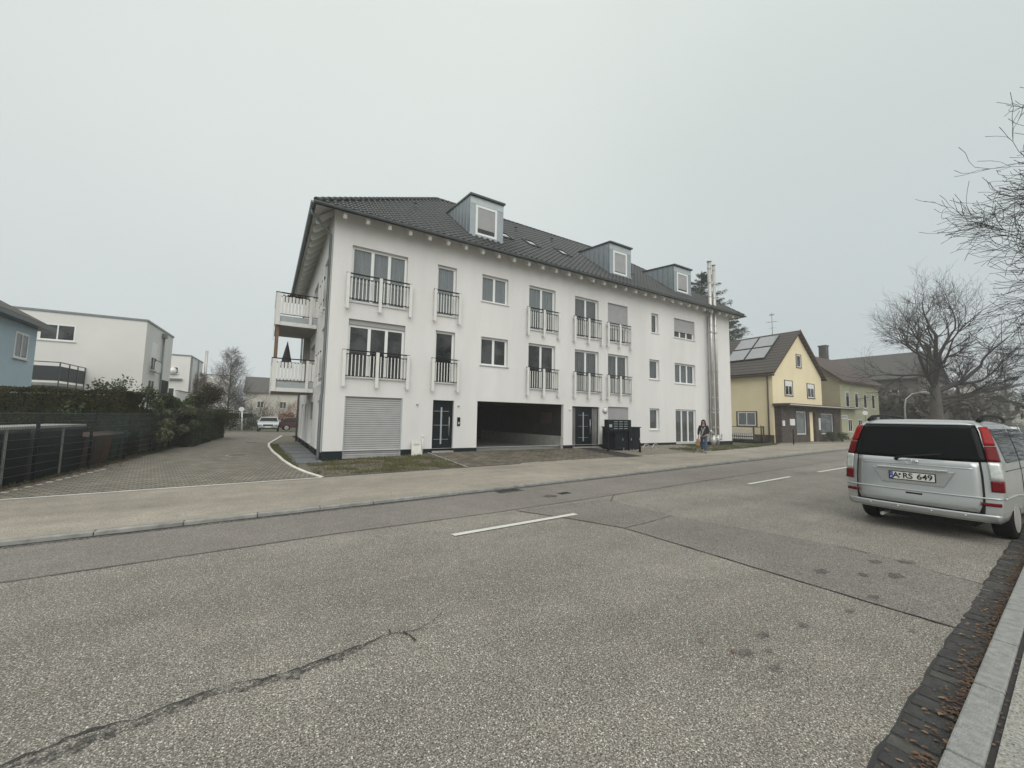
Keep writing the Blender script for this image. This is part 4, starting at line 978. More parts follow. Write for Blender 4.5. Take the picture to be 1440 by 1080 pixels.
# clipped thuja hedge
def hedge(name, A, B_, w, z1, lb, n, seed, m):
    A, B_ = Vector((*A, 0)), Vector((*B_, 0)); L_ = (B_-A).length; u = (B_-A)/L_; nn = Vector((-u.y, u.x, 0)); t = empty(name, (A.x, A.y, 0), label=lb, cat='hedge'); rnd = random.Random(seed)
    def pt(s, v, z): return u*s+nn*v+Vector((0, 0, z))
    b = MB(); b.add([pt(s, v, z) for s in (.12, L_-.12) for v in (-w/2+.14, w/2-.14) for z in (.1, z1-.14)], [(0, 1, 3, 2), (4, 6, 7, 5), (0, 4, 5, 1), (2, 3, 7, 6), (1, 5, 7, 3)]); b.build('branches', M['hedgein'], t)
    b = MB()
    def f(r):
        q = r.random(); s = r.uniform(0, L_); z = r.uniform(.1, z1); v = r.uniform(-w/2, w/2)
        if q < .46: v = -w/2
        elif q < .58: v = w/2
        elif q < .88: z = z1
        else: s = 0 if q < .94 else L_
        d = noise.noise(Vector((s*1.1, v*1.1, z*1.1+seed)))*.16+noise.noise(Vector((s*4, v*4, z*4)))*.07
        v *= 1+d*1.3/w; z = z+d*.55 if q > .58 and q < .88 else z
        return pt(s+(d if q > .88 else 0), v+r.gauss(0, .03), z+r.gauss(0, .025))
    leafbox(b, n, f, .040, rnd, .8); b.build('foliage', m, t); return t
hedge('thuja_hedge', (-14, 23.1), (-4.25, 20.6), 1.3, 2.52, 'long clipped dark green thuja hedge behind the bin stores', 70000, 3, M['hedge'])
hedge('evergreen_hedge', (-3.55, 25.2), (-2.95, 34.6), 1.1, 1.95, 'dark dense evergreen hedge behind the far half of the wire fence', 32000, 8, M['evergreen'])
def shrub(name, x, y, z0, h, r, n, lb, m, s=.05, seed=1, stems=True, group=None, cat='shrub', cone=.3, lo=.1):
    rnd = random.Random(seed); t = empty(name, (x, y, z0), label=lb, cat=cat, group=group); b = MB()
    cl = [(Vector((rnd.gauss(0, .4)*r, rnd.gauss(0, .4)*r, h*rnd.uniform(.2+lo, .9))), rnd.uniform(.25, .5)*r) for _ in range(12)]
    def f(rr):
        c, k = rr.choice(cl); u = Vector((rr.gauss(0, 1), rr.gauss(0, 1), rr.gauss(0, 1))).normalized()*k*rr.uniform(.4, 1.1)
        p = c+u; f_ = 1-cone*(p.z/h); p.x *= f_*1.3; p.y *= f_*1.3; p.z = max(.05, min(p.z, h*1.05)); return p
    leafbox(b, n, f, s, rnd); b.build('foliage', m, t)
    b = MB()
    for i in range(9):
        c, k = cl[i]; b.tube([(c.x*.15, c.y*.15, 0), (c.x*.6, c.y*.6, c.z*.5), c+Vector((0, 0, k*.9))], [.018, .012, .004], 4)
    b.build('stems', M['twig'], t); return t
SH = [(-4.5, 21.3, 2.35, .65, 'loose leafy evergreen shrub just right of the clipped hedge end'), (-4.2, 22.5, 2.1, .6, 'bushy mixed evergreen shrub second after the hedge end'), (-4.1, 23.6, 2.35, .5, 'pointed young conifer-like shrub in the middle of the shrub row'), (-3.9, 24.8, 2.15, .6, 'dense green shrub third from the far end of the fence row'), (-3.8, 26.5, 2.2, .6, 'low rounded evergreen shrub before the tall yellow-green bush')]
for i, (x, y, h, r, lb) in enumerate(SH): shrub('evergreen_shrub', x+.2, y, .1, h*1.13, r*1.1, 6500, lb, M['shrubleaf'] if i % 2 else M['evergreen'], .055, 30+i, group='shrubs behind the wire fence')
shrub('thuja_bush', -3.0, 31.8, .1, 3.9, 1.35, 16000, 'tall rounded yellow-green thuja bush at the far end of the fence', M['hedge'], .05, 41, cone=.35)
shrub('bramble', -5.0, 20.9, .1, 3.1, .8, 900, 'sparse leafy shoots sticking up over the hedge top against the white wall', M['evergreen'], .06, 44, cone=0, lo=.35)

# ---------------------------------------------------------------- bare trees
def bare_tree(name, loc, seed, h, r0, lb, crown=.5, levels=5, spread=.9, first=None, twigs=1.0, m1=None, m2=None, group=None, trunk_h=.25, up=.25, lean=(0, 0), minr=.004, ksteps=5, cone=False, dens=(3, 4), limb=None):
    rnd = random.Random(seed); t = empty(name, loc, label=lb, cat='tree', group=group)
    T_, Cn = MB(), MB()
    def grow(p, d, L_, r, lv, trunk=False):
        n = ksteps if lv < 3 else 3; pts = [p]; rs = [r]; dirs = [d]
        rend = max(minr*.7, r*(.55 if lv < 2 else .4))
        for i in range(n):
            j = .10+.035*lv
            d = (d+Vector((rnd.gauss(0, j), rnd.gauss(0, j), rnd.gauss(0, j)+up*.22))).normalized()
            p = p+d*L_/n; pts.append(p); dirs.append(d); rs.append(lerp(r, rend, (i+1)/n))
        (T_ if trunk else Cn).tube(pts, rs, 9 if lv == 0 else (6 if lv == 1 else (4 if lv == 2 else 3)), 0, False)
        if lv >= levels: return
        nc = dens[0]+(lv > 0)*dens[1] if lv < 3 else int(5*twigs)
        for k in range(nc):
            f = rnd.uniform(.35 if lv else .55, 1.0) if k else 1.0
            i = min(n, max(1, int(f*n))); q = pts[i]; dd = dirs[i]
            a = dd.orthogonal().normalized(); a.rotate(Matrix.Rotation(rnd.uniform(0, 6.28), 3, dd))
            ang = rnd.uniform(.35, 1.0)*spread*(0.45 if k == 0 else 1)
            nd = (dd*math.cos(ang)+a*math.sin(ang)).normalized()
            grow(q, nd, L_*rnd.uniform(.55, .80)*(1.0 if lv else crown), rs[i]*rnd.uniform(.55, .8), lv+1)
    if cone:
        T_.tube([(0, 0, 0), (.05, 0, h*.5), (0, .05, h)], [r0*.6, r0*.4, .01], 7, 0, False)
        for i in range(190):
            f = rnd.uniform(.08, .97); z = h*f; a = rnd.uniform(0, 6.28); L_ = (1-f)**.8*h*.23+.35
            d = Vector((math.cos(a), math.sin(a), rnd.uniform(.4, 1.0))).normalized(); grow(Vector((0, 0, z)), d, L_, .022*(1.2-f), 3)
    elif limb:
        T_.tube([(0, 0, -.1), (0, 0, h*.3), (lean[0]*h, lean[1]*h, h)], [r0*1.25, r0, r0*.6], 10, 0, False)
        for (z, d, L_, r) in limb:
            f = z/h; p = Vector((lean[0]*h*max(0, (f-.3)/.7), lean[1]*h*max(0, (f-.3)/.7), z)); grow(p, Vector(d).normalized(), L_, r, 1)
    else:
        grow(Vector((0, 0, -.1)), Vector((lean[0], lean[1], 1)).normalized(), h*trunk_h, r0, 0, True)
    T_.build('trunk', m1 or M['bark'], t); Cn.build('crown', m2 or M['twig'], t); return t

# ---------------------------------------------------------------- buildings on the left
M['darkwall'] = mat('dark_far_wall', (.13, .12, .105), .9, var=.15, scale=.3)  # plain dark grey-brown wall colour
M['bluewall'] = mat('light_blue_render', (.46, .57, .65), .9, var=.06, scale=.6, bump=.2)
M['whitewall'] = mat('white_wall_far', (.70, .69, .66), .9, var=.06, scale=.3)
M['creamwall'] = mat('cream_far_wall', (.50, .48, .42), .9, var=.08, scale=.4)
M['yellow'] = mat('yellow_render', (.78, .68, .46), .9, var=.06, scale=.5, bump=.2)
M['beige'] = mat('olive_beige_render', (.37, .33, .225), .9, var=.10, scale=.7)
M['green'] = mat('pale_green_render', (.42, .42, .29), .9, var=.08, scale=.6)
M['roofbrown'] = lines('brown_roof_tiles', (.080, .068, .060), (.022, .020, .019), 'Z', .30, .7)
M['roofred'] = lines('red_brown_roof_tiles', (.105, .075, .062), (.045, .033, .03), 'Z', .22, .7)
M['roofgrey'] = lines('grey_fibre_roof', (.078, .072, .068), (.060, .056, .053), 'Z', .5, .8, duty=.3)
M['browntrim'] = mat('brown_trim', (.075, .048, .038), .7)
M['brickbrown'] = brickmat('brown_clinker', (.085, .055, .042), (.055, .038, .032), (.12, .11, .10), .25, .07, .012, vert=True, var=.35)
def simple_window(parent, X, a, c, d, e_, frame=None, leaves=2, shut=0, trim=None, kind='dark'):
    b = MB(); b.box(a-.05, c+.05, -.012, .0, d-.05, e_+.05, 0, X)
    if trim: 
        tm = MB(); k = .07; tm.box(a-k-.05, c+k+.05, -.03, -.0, e_, e_+k, 0, X); tm.box(a-k-.05, a, -.03, 0, d, e_, 0, X); tm.box(c, c+k+.05, -.03, 0, d, e_, 0, X); tm.box(a-k-.05, c+k+.05, -.05, 0, d-k, d, 0, X)
    b = MB(); f = .085
    b.box(a, c, -.02, .02, d, d+f, 0, X); b.box(a, c, -.02, .02, e_-f, e_, 0, X); b.box(a, a+f, -.02, .02, d+f, e_-f, 0, X); b.box(c-f, c, -.02, .02, d+f, e_-f, 0, X)
    for q in rng(a, c, leaves)[1:-1]: b.box(q-.035, q+.035, -.02, .02, d+f, e_-f, 0, X)
    o = b.build('window', frame or M['pvc'], parent)
    b = MB(); b.box(a+f*.5, c-f*.5, -.006, .015, d+f*.5, e_-f*.5, 0, X); b.build('pane', M['darkglass'] if kind == 'dark' else M['panecurtain'], o)
    if shut: b = MB(); b.box(a+f, c-f, -.03, -.008, lerp(e_, d, shut), e_, 0, X); b.build('roller_shutter', M['pvc'], o)
    if trim: tm.build('surround', trim, o)
    else: b = MB(); b.box(a-.06, c+.06, -.08, -.0, d-.05, d-.003, 0, X); b.build('sill', M['offwhite'], o)
    return o
M['panecurtain'] = mat('pane_with_curtain', (.14, .16, .17), .06, var=.4, scale=5, spec=.8, coat=.5, stretch=(3, 3, .2))
# blue house: visible wall faces the driveway (+x)
bh = empty('blue_house', (-9.8, 28.9, 0), label='light blue rendered house with dark tiled roof at the left edge behind the hedge', cat='house')
b = MB(); b.box(-9, 0, -5.2, 0, 0, 6.0); b.build('wall', M['bluewall'], bh)
b = MB(); o_ = .45; zt = 6.05
b.add([(-9.7, -5.9, zt-.1), (o_, -5.9, zt-.1), (o_, .6, zt-.1), (-9.7, .6, zt-.1), (-4.5, -2.65, zt+2.9), (-4.4, -2.6, zt+2.9)], [(0, 1, 4), (1, 2, 5, 4), (2, 3, 5), (3, 0, 4, 5)]); r_ = b.build('roof', M['roofbrown'], bh)
b = MB(); b.box(-9.7, o_, -5.9, .6, zt-.30, zt-.11); b.build('eaves', M['darkmetal'], r_)
XB = frame_xf((0, 0, 0), (0, 1, 0), (1, 0, 0))
simple_window(bh, XB, -1.95, -.75, 4.15, 5.35)
simple_window(bh, XB, -4.6, -3.4, 4.15, 5.35)
def flat_house(name, x0, y0, w, d, h, rz, lb, m=None):
    t = empty(name, (x0, y0, 0), rz, label=lb, cat='house')
    b = MB(); b.box(-w, 0, 0, d, 0, h); b.build('wall', m or M['whitewall'], t)
    b = MB(); b.box(-w-.06, .06, -.06, d+.06, h+.001, h+.14); b.build('roof', M['gutter'], t)
    return t
fh = flat_house('flat_roof_house', -7.5, 37.5, 14, 7.0, 8.2, R(-3), 'large white flat-roofed house beyond the hedge with a dark balcony screen')
XL = frame_xf((0, 0, 0), (1, 0, 0), (0, -1, 0)); XRt = frame_xf((0, 0, 0), (0, 1, 0), (1, 0, 0))
simple_window(fh, XL, -5.25, -3.55, 6.35, 7.45)
simple_window(fh, XRt, 1.5, 2.9, 4.9, 7.0, shut=.55, leaves=2); simple_window(fh, XRt, 1.3, 2.8, 2.0, 4.2)
b = MB(); b.tube([(.12, 3.9, 7.9), (.12, 3.9, 0)], .07, 8); b.box(.0, .3, 3.7, 4.1, 7.65, 8.0); b.build('downpipe', M['gutter'], fh)
b = MB(); b.box(.001, .03, 4.6, 6.6, 2.3, 4.4); b.build('loggia_dark_panel', M['dark'], fh)  # flat panel on the wall; the recess shade is its dark colour
for zz in (1.9, 4.7):
    b = MB(); b.box(.3, .34, 1.1, 3.1, zz+.9, zz+.95); b.box(.3, .33, 1.1, 3.1, zz, zz+.04); r = b.build('french_balcony', M['darkmetal'], fh)
    b = MB(); b.box(.31, .325, 1.3, 1.9, zz+.1, zz+.8); b.box(.31, .325, 2.1, 2.8, zz+.1, zz+.8); b.build('screen', M['offwhite'], r)
# balcony with a dark screen, in front of the flat-roofed house
b = MB(); b.box(-6.6, -2.9, -3.4, -.02, 3.25, 3.42); bal = b.build('balcony', M['concrete'], fh)
b = MB(); b.box(-2.93, -2.90, -3.3, -.02, 3.55, 4.42); b.box(-6.6, -2.94, -3.33, -3.30, 3.55, 4.42); b.build('privacy_screen', M['curtaindark'] if False else mat('dark_screen_cloth', (.05, .055, .06), .8), bal)
b = MB(); b.box(-2.92, -2.87, -3.4, -.02, 4.62, 4.67); b.box(-6.6, -2.93, -3.4, -3.35, 4.62, 4.67); b.build('handrail', M['darkmetal'], bal)
for q in (-3.36, -2.2, -1.1, -.08):
    b = MB(); b.box(-2.91, -2.86, q-.025, q+.025, 0, 4.62); b.build('post', M['darkmetal'], bal)
fh2 = flat_house('flat_roof_house', -7.7, 58.8, 9, 7, 8.3, R(-3), 'second white flat-roofed house, lower looking, behind the large one')
simple_window(fh2, XL, -2.6, -1.2, 3.1, 4.6); simple_window(fh2, XL, -3.4, -1.0, 6.2, 7.0)
b = MB(); b.box(-4, -.6, -.35, -.01, 5.5, 5.65); b.build('canopy', M['gutter'], fh2)
b = MB(); b.lathe([(.0, 0), (.35, .12), (.4, .2)], (-1.5, -.5, 6.5), 'y', 12); b.build('satellite_dish', M['pvc'], fh2)
for q in (.2, 4.0):
    b = MB(); b.tube([(.1, q, 8.2), (.1, q, 0)], .07, 6); b.build('downpipe', M['gutter'], fh2)
b = MB(); b.tube([(.3, 7.2, 0), (.3, 7.2, 10.0)], .16, 8); b.build('chimney_pipe', M['steel'], fh2)
fh3 = flat_house('flat_roof_house', -5.4, 84, 13, 8, 8.2, R(-3), 'third white flat-roofed house, farthest and palest, behind the conical bare tree')
simple_window(fh3, XL, -7, -4, 6.0, 6.7); simple_window(fh3, XL, -3.4, -2.0, 3.0, 4.4)
# ground-floor white terrace wall of the row
t = empty('garden_wall', (-6.6, 45.5, 0), R(-3), label='white balcony-high parapet wall in front of the second flat-roofed house', cat='wall')
b = MB(); b.box(-.2, 0, 0, 12.5, 0, 3.7); b.build('wall', M['whitewall'], t); b = MB(); b.box(-.25, .05, 0, 12.5, 3.7, 3.76); b.build('coping', M['gutter'], t)
def gable_house(name, x, y, w, d, h, rh, rz, lb, mw, mr, win=(), axis='x', cat='house', ov=.4, chim=()):
    """footprint 0..w x 0..d, ridge along x or y"""
    t = empty(name, (x, y, 0), rz, label=lb, cat=cat)
    b = MB()
    wall(b, (0, 0, 0), (1, 0, 0), (0, -1, 0), w, 0, h, []); wall(b, (0, d, 0), (1, 0, 0), (0, 1, 0), w, 0, h, []); wall(b, (0, 0, 0), (0, 1, 0), (-1, 0, 0), d, 0, h, []); wall(b, (w, 0, 0), (0, 1, 0), (1, 0, 0), d, 0, h, [])
    if axis == 'x': b.poly([(0, 0, h), (0, d, h), (0, d/2, h+rh)]); b.poly([(w, 0, h), (w, d, h), (w, d/2, h+rh)])
    else: b.poly([(0, 0, h), (w, 0, h), (w/2, 0, h+rh)]); b.poly([(0, d, h), (w, d, h), (w/2, d, h+rh)])
    b.build('wall', mw, t)
    b = MB(); th = .16
    if axis == 'x':
        s = rh/(d/2)
        for sg, y0 in ((1, 0), (-1, d)):
            b.prism([(-ov, y0-sg*ov, h-s*ov+.02), (-ov, d/2, h+rh+.02), (-ov, d/2, h+rh+.02+th), (-ov, y0-sg*ov, h-s*ov+.02+th)], (w+2*ov, 0, 0))
    else:
        s = rh/(w/2)
        for sg, x0_ in ((1, 0), (-1, w)):
            b.prism([(x0_-sg*ov, -ov, h-s*ov+.02), (w/2, -ov, h+rh+.02), (w/2, -ov, h+rh+.02+th), (x0_-sg*ov, -ov, h-s*ov+.02+th)], (0, d+2*ov, 0))
    r = b.build('roof', mr, t)
    for (cx_, cy_, z0, z1, cw) in chim:
        b = MB(); b.box(cx_-cw, cx_+cw, cy_-cw, cy_+cw, z0, z1); b.box(cx_-cw-.06, cx_+cw+.06, cy_-cw-.06, cy_+cw+.06, z1, z1+.12); b.build('chimney', M['concretedark'], r)
    for (face, a, c, d0, d1, kw) in win:
        X = {'s': frame_xf((0, 0, 0), (1, 0, 0), (0, -1, 0)), 'w': frame_xf((0, 0, 0), (0, 1, 0), (-1, 0, 0)), 'e': frame_xf((w, 0, 0), (0, 1, 0), (1, 0, 0))}[face]
        simple_window(t, X, a, c, d0, d1, **kw)
    return t, r
gable_house('distant_house', -3.5, 96, 10, 9, 6.2, 3.2, 0, 'distant grey-roofed house seen through fog at the end of the driveway, left one', M['creamwall'], M['roofgrey'], [('s', 2, 3.2, 3, 4.4, {}), ('s', 6, 7.2, 3, 4.4, {})])
gable_house('distant_house', 8.5, 90, 9, 8, 7.0, 3.0, 0, 'distant pale house seen through fog just left of the balconies', M['whitewall'], M['roofgrey'], [('s', 1.5, 2.7, 3.4, 4.8, {}), ('s', 4.5, 5.7, 3.4, 4.8, {})])
gable_house('garden_shed', 4.2, 60, 5.0, 4, 2.4, 1.0, 0, 'pale low outbuilding beyond the silver car', M['whitewall'], M['roofgrey'], [('s', 1, 2, 1, 2, {}), ('s', 3, 4, 1, 2, {})], cat='shed')
bare_tree('bare_tree', (-3.6, 55, 0), 5, 9.0, .16, 'slender conical bare tree at the end of the driveway', cone=True, levels=5, m1=M['bark'], m2=M['bark'], twigs=.9, minr=.012)
bare_tree('bare_tree', (-7.0, 62, 0), 6, 6.5, .12, 'smaller conical bare tree left of the slender one, against the white houses', cone=True, levels=5, m2=M['redtwig'], twigs=.9, minr=.012)
def bush(x, y, h, r, lb, seed, m, name='bare_bush', lv=5, group=None):
    rnd = random.Random(seed); t = empty(name, (x, y, 0), label=lb, cat='bush', group=group); b = MB()
    def gr(p, d, L_, q, l):
        pts = [p]; 
        for i in range(3): d = (d+Vector((rnd.gauss(0, .2), rnd.gauss(0, .2), rnd.gauss(0, .2)+.05))).normalized(); p = p+d*L_/3; pts.append(p)
        b.tube(pts, [q, q*.8, q*.6, q*.4], 3, 0, False)
        if l: 
            for k in range(4):
                e_ = (d+Vector((rnd.gauss(0, .6), rnd.gauss(0, .6), rnd.gauss(0, .4)))).normalized(); gr(pts[rnd.randint(1, 3)], e_, L_*.62, q*.6, l-1)
    for i in range(12):
        a = rnd.uniform(0, 6.28); gr(Vector((math.cos(a)*r*.2, math.sin(a)*r*.2, 0)), Vector((math.cos(a)*r*.45, math.sin(a)*r*.45, h*.5)).normalized(), h*.5, .03, 3)
    b.build('twigs', m, t); return t
M['greytwig'] = mat('grey_brown_twig', (.085, .070, .062), .9, var=.3, scale=1)
M['rust'] = mat('rusty_leaves', (.20, .085, .055), .9, col2=(.30, .17, .10), scale=3)
bush(-1.8, 58, 4.0, 2, 'tangled bare bush behind the white van at the end of the driveway', 1, M['twig']); bush(1.0, 60, 4.6, 2.6, 'wide bare bush with grey twigs behind the silver car', 2, M['redtwig']); bush(3.8, 66, 4.5, 3, 'rust-tinged bare bush right of the others, beyond the silver car', 3, M['rust'])
bush(-4.6, 57, 3.0, 2, 'low bare bush left of the white signpost', 4, M['twig']); bush(6.2, 58, 3.6, 2.4, 'bare bush just left of the building corner, in front of the outbuilding', 6, M['twig'])
shrub('evergreen_shrub', 2.6, 55, 0, 1.9, 1.3, 2500, 'dull rust-coloured rounded shrub behind the silver car', M['rust'], .09, 91)
shrub('evergreen_shrub', -1.2, 54, 0, 1.3, 1.4, 2200, 'low dark shrub behind the signpost by the white van', M['evergreen'], .08, 92)

# ---------------------------------------------------------------- yellow house with shop front
YH, YR = gable_house('yellow_house', 37, 17.5, 9.4, 11, 6.25, 3.95, 0, 'yellow gabled house with solar panels and a brown clinker shop front', M['yellow'], M['roofbrown'],
  [('s', 2.15, 3.45, 4.25, 5.55, dict(trim=M['browntrim'], shut=.36)), ('s', 6.4, 7.75, 4.2, 5.5, dict(trim=M['browntrim'], shut=.32)), ('s', 4.5, 5.3, 6.95, 8.1, dict(trim=M['browntrim'], leaves=1)),
   ('w', 1.45, 3.05, 1.5, 2.72, dict(trim=M['browntrim'], kind='c'))], axis='y', ov=.35)
b = MB(); b.tube([(-.1, .35, 6.0), (-.1, .35, .2)], .06, 8); b.build('downpipe', M['browntrim'], YH)
b = MB(); b.box(-.42, -.36, -.36, 11.3, 5.78, 5.95); b.build('gutter', M['browntrim'], YH)
b = MB(); b.box(-.03, .02, .0, 11, 0, .75); b.build('plinth', M['brickbrown'], YH)
# roof plane facing -x : slope frame
sY = 3.95/4.7; lY = math.hypot(1, sY)
def onroof(u, v): # u along y, v up the slope distance ; returns matrix
    return Matrix(((0, -1/lY*-1, -sY/lY, 0), (1, 0, 0, 0), (0, sY/lY, 1/lY, 0), (0, 0, 0, 1)))
mR = Matrix(((0, 1/lY, -sY/lY, 0), (1, 0, 0, 0), (0, sY/lY, 1/lY, 6.25+.19), (0, 0, 0, 1)))
M['solar'] = mat('solar_glass', (.20, .205, .215), .12, var=.1, scale=2, spec=.8, coat=.6)
for (u, v) in ((1.2, 1.75), (3.05, 1.75), (1.2, 3.75), (3.05, 3.75)):
    b = MB(); b.box(u, u+1.75, v, v+1.85, .06, .14, 0, mR); s = b.build('solar_panel', M['darkmetal'], YH)
    b = MB(); b.box(u+.05, u+1.70, v+.05, v+1.80, .141, .147, 0, mR); b.build('glass', M['solar'], s)
b = MB(); b.box(5.2, 5.9, 2.0, 3.0, .02, .12, 0, mR); s = b.build('skylight', M['pvc'], YH); b = MB(); b.box(5.27, 5.83, 2.07, 2.93, .121, .126, 0, mR); b.build('pane', M['panecurtain'], s)
b = MB(); az = 6.25+3.95; b.tube([(4.6, 2.0, az), (4.6, 2.0, az+2.3)], .025, 6); an = b.build('antenna', M['gutter'], YH)
for z, L_, rot in ((az+2.1, 1.3, .4), (az+1.4, 1.2, -.3), (az+.8, 1.0, .2)):
    b = MB(); dx, dy = math.cos(rot), math.sin(rot); b.tube([(4.6-dx*L_/2, 2-dy*L_/2, z-.1), (4.6+dx*L_/2, 2+dy*L_/2, z+.1)], .014, 4)
    for i in range(7): q = -L_/2+L_*i/6; b.tube([(4.6+dx*q-dy*.22, 2+dy*q+dx*.22, z+.2*q/L_), (4.6+dx*q+dy*.22, 2+dy*q-dx*.22, z+.2*q/L_)], .007, 3)
    b.build('aerial_arm', M['gutter'], an)
b = MB()
for dz in (.0,):
    b.prism([(-.40, -.37, 5.93), (4.7, -.37, 10.22), (4.7, -.37, 10.44), (-.40, -.37, 6.15)], (0, .03, 0)); b.prism([(9.8, -.37, 5.93), (4.7, -.37, 10.22), (4.7, -.37, 10.44), (9.8, -.37, 6.15)], (0, .03, 0))
b.build('verge_board', M['browntrim'], YR)
# shop front projects along both houses
sh = empty('shop_front', (37, 17.5, 0), label='single storey brown clinker shop front with flat canopy and white-framed display windows', cat='shop front')
b = MB()
wall(b, (.15, -.55, 0), (1, 0, 0), (0, -1, 0), 14.4, 0, 3.25, [(2.6, 4.6, .8, 2.85), (5.1, 6.3, 0.15, 2.85), (7.4, 10.2, .8, 2.75), (11.6, 13.6, .15, 2.75)], .25)
b.quad((.15, -.55, 0), (.15, 0, 0), (.15, 0, 3.25), (.15, -.55, 3.25)); b.quad((14.55, -.55, 0), (14.55, 0, 0), (14.55, 0, 3.25), (14.55, -.55, 3.25))
b.build('wall', M['brickbrown'], sh)
b = MB(); b.box(-.15, 15.3, -1.3, -.0, 3.25, 3.45); b.build('canopy', M['browntrim'], sh)
b = MB(); b.box(.0, 15.2, -1.33, -1.301, 3.30, 3.38); b.build('canopy_edge', M['creamwall'], sh)
b = MB(); b.box(.15, 14.5, -.32, -.29, .1, 3.2); b.build('interior', M['dark'], sh)
Xs = frame_xf((.15, -.40, 0), (1, 0, 0), (0, -1, 0))
for (a, c, d, e_, n) in ((2.6, 4.6, .8, 2.85, 'display_window'), (7.4, 10.2, .8, 2.75, 'display_window')):
    w = simple_window(sh, Xs, a, c, d, e_, leaves=1, kind='c'); w.name = n
w = simple_window(sh, Xs, 11.6, 13.6, .15, 2.75, leaves=1, kind='dark'); w.name = 'shop_door'
b = MB(); b.box(11.95, 13.4, -.62, -.60, 2.3, 2.7); b.build('name_board', M['pvc'], sh)
b = MB()
for i in range(4): b.box(12.1+i*.3, 12.25+i*.3, -.627, -.621, 2.42, 2.58)
b.build('board_marks', M['gutter'], sh)
b = MB(); b.box(5.1, 6.4, -.34, -.33, .15, 2.85); b.build('recessed_door', M['yellow'], sh)
b = MB(); b.box(1.5, 2.35, -.60, -.56, 1.6, 2.15); b.build('notice', M['pvc'], sh)
b = MB(); b.box(.2, .5, -.64, -.56, 1.55, 2.0); b.build('letterbox', M['pvc'], sh)
b = MB(); b.box(6.95, 7.25, -.62, -.56, 1.2, 2.3); b.build('menu_case', M['pvc'], sh)
for (x, y, lb) in ((44.7, 16.2, 'round clipped bush beside the shop door, left of the pair'), (46.6, 16.1, 'round clipped bush below the shop window, right of the pair')):
    shrub('potted_bush', x, y, .15, .85, .55, 1500, lb, M['evergreen'], .05, int(x), cone=0)
# decorative fence at the yellow house, bollards
t = empty('lattice_fence', (36.6, 18.1, .2), R(92), label='low brown fence with white lattice panel beside the yellow house wall', cat='fence')
b = MB(); b.box(0, 4.2, 0, .08, 0, .5); b.build('base_wall', M['brickbrown'], t)
b = MB()
for i in range(13):
    for j in range(4): b.box(.9+i*.18, .9+i*.18+.11, .09, .12, .12+j*.27, .12+j*.27+.18)
b.build('lattice', M['offwhite'], t)
for x in (.0, .8, 3.3, 4.1):
    b = MB(); b.box(x, x+.1, -.02, .1, .01, 1.3); b.build('post', M['browntrim'], t)
b = MB(); b.box(.1, 4.1, .0, .05, 1.16, 1.22); b.build('rail', M['browntrim'], t)
for (x, y, h, lb) in ((33.9, 17.0, 1.35, 'thin dark post near the corner of the yellow house'), (35.6, 15.45, 1.15, 'thin dark bollard on the pavement in front of the shop'), (29.9, 14.6, .0, '')):
    if not h: continue
    t = empty('bollard', (x, y, .15), label=lb, cat='bollard'); b = MB(); b.tube([(0, 0, -.1), (0, 0, h)], .045, 8); b.build('post', M['blackmetal'], t); b = MB(); b.tube([(0, 0, h), (0, 0, h+.06)], [.055, .03], 8); b.build('cap', M['blackmetal'], t)

# ---------------------------------------------------------------- houses further right
gable_house('green_house', 49.0, 16.9, 10.2, 6.4, 6.3, 2.8, 0, 'pale green and beige house with red-brown roof and two chimneys, adjoining the shop front', M['green'], M['roofred'],
  [('s', 1.2+i*2.3, 2.1+i*2.3, 3.5, 5.1, dict(leaves=1)) for i in range(4)]+[('s', 1.5+i*2.6, 2.5+i*2.6, 1.0, 2.3, {}) for i in range(3)], axis='x', chim=[(.5, 3.6, 8.3, 10.2, .36), (6.4, 3.6, 8.3, 10.8, .36)])
gh = [o for o in bpy.data.objects if o.name.startswith('green_house')][0]
b = MB(); b.box(-.03, -.003, .02, 6.38, .0, 6.28); b.poly([(-.03, 0, 6.281), (-.03, 6.4, 6.281), (-.03, 3.2, 9.05)]); b.build('side_wall', M['beige'], gh)
gable_house('long_roof_building', 75, 17.2, 14, 30, 8.3, 4.2, 0, 'long building with a huge plain grey roof rising in fog behind the green house', M['darkwall'], M['roofgrey'], [('w', 2+i*4, 3.3+i*4, 5.2, 6.6, {}) for i in range(6)], axis='y', cat='building')
t = bpy.data.objects['long_roof_building']
gable_house('distant_white_house', 104, 20.5, 9, 12, 8.0, 2.5, R(-4), 'distant white house with dark lower wall right of the big bare tree', M['whitewall'], M['roofgrey'], [('s', 1.5, 2.8, 4.6, 6.6, {}), ('s', 4.4, 5.2, 5, 6.2, {}), ('s', 6.4, 7.2, 5, 6.2, {}), ('w', 2, 3, 4.8, 6.2, {})])
gable_house('distant_house', 118, 19.0, 9, 9, 5.2, 1.5, R(-4), 'distant low pale annexe right of the white house', M['creamwall'], M['roofred'], [('s', 1.5+i*2, 2.6+i*2, 3.2, 4.4, {}) for i in range(3)])
gable_house('distant_house', 150, 17, 22, 16, 6.5, 6, R(10), 'distant house with a big grey roof fading in the fog left of the spruce', M['creamwall'], M['roofgrey'], [('s', 2, 4, 3, 4.5, {})])
gable_house('distant_house', 150, 46, 30, 14, 9, 6, R(-20), 'very pale distant roof line beyond the bare tree', M['creamwall'], M['roofgrey'], [('s', 2, 4, 3, 4.5, {})])
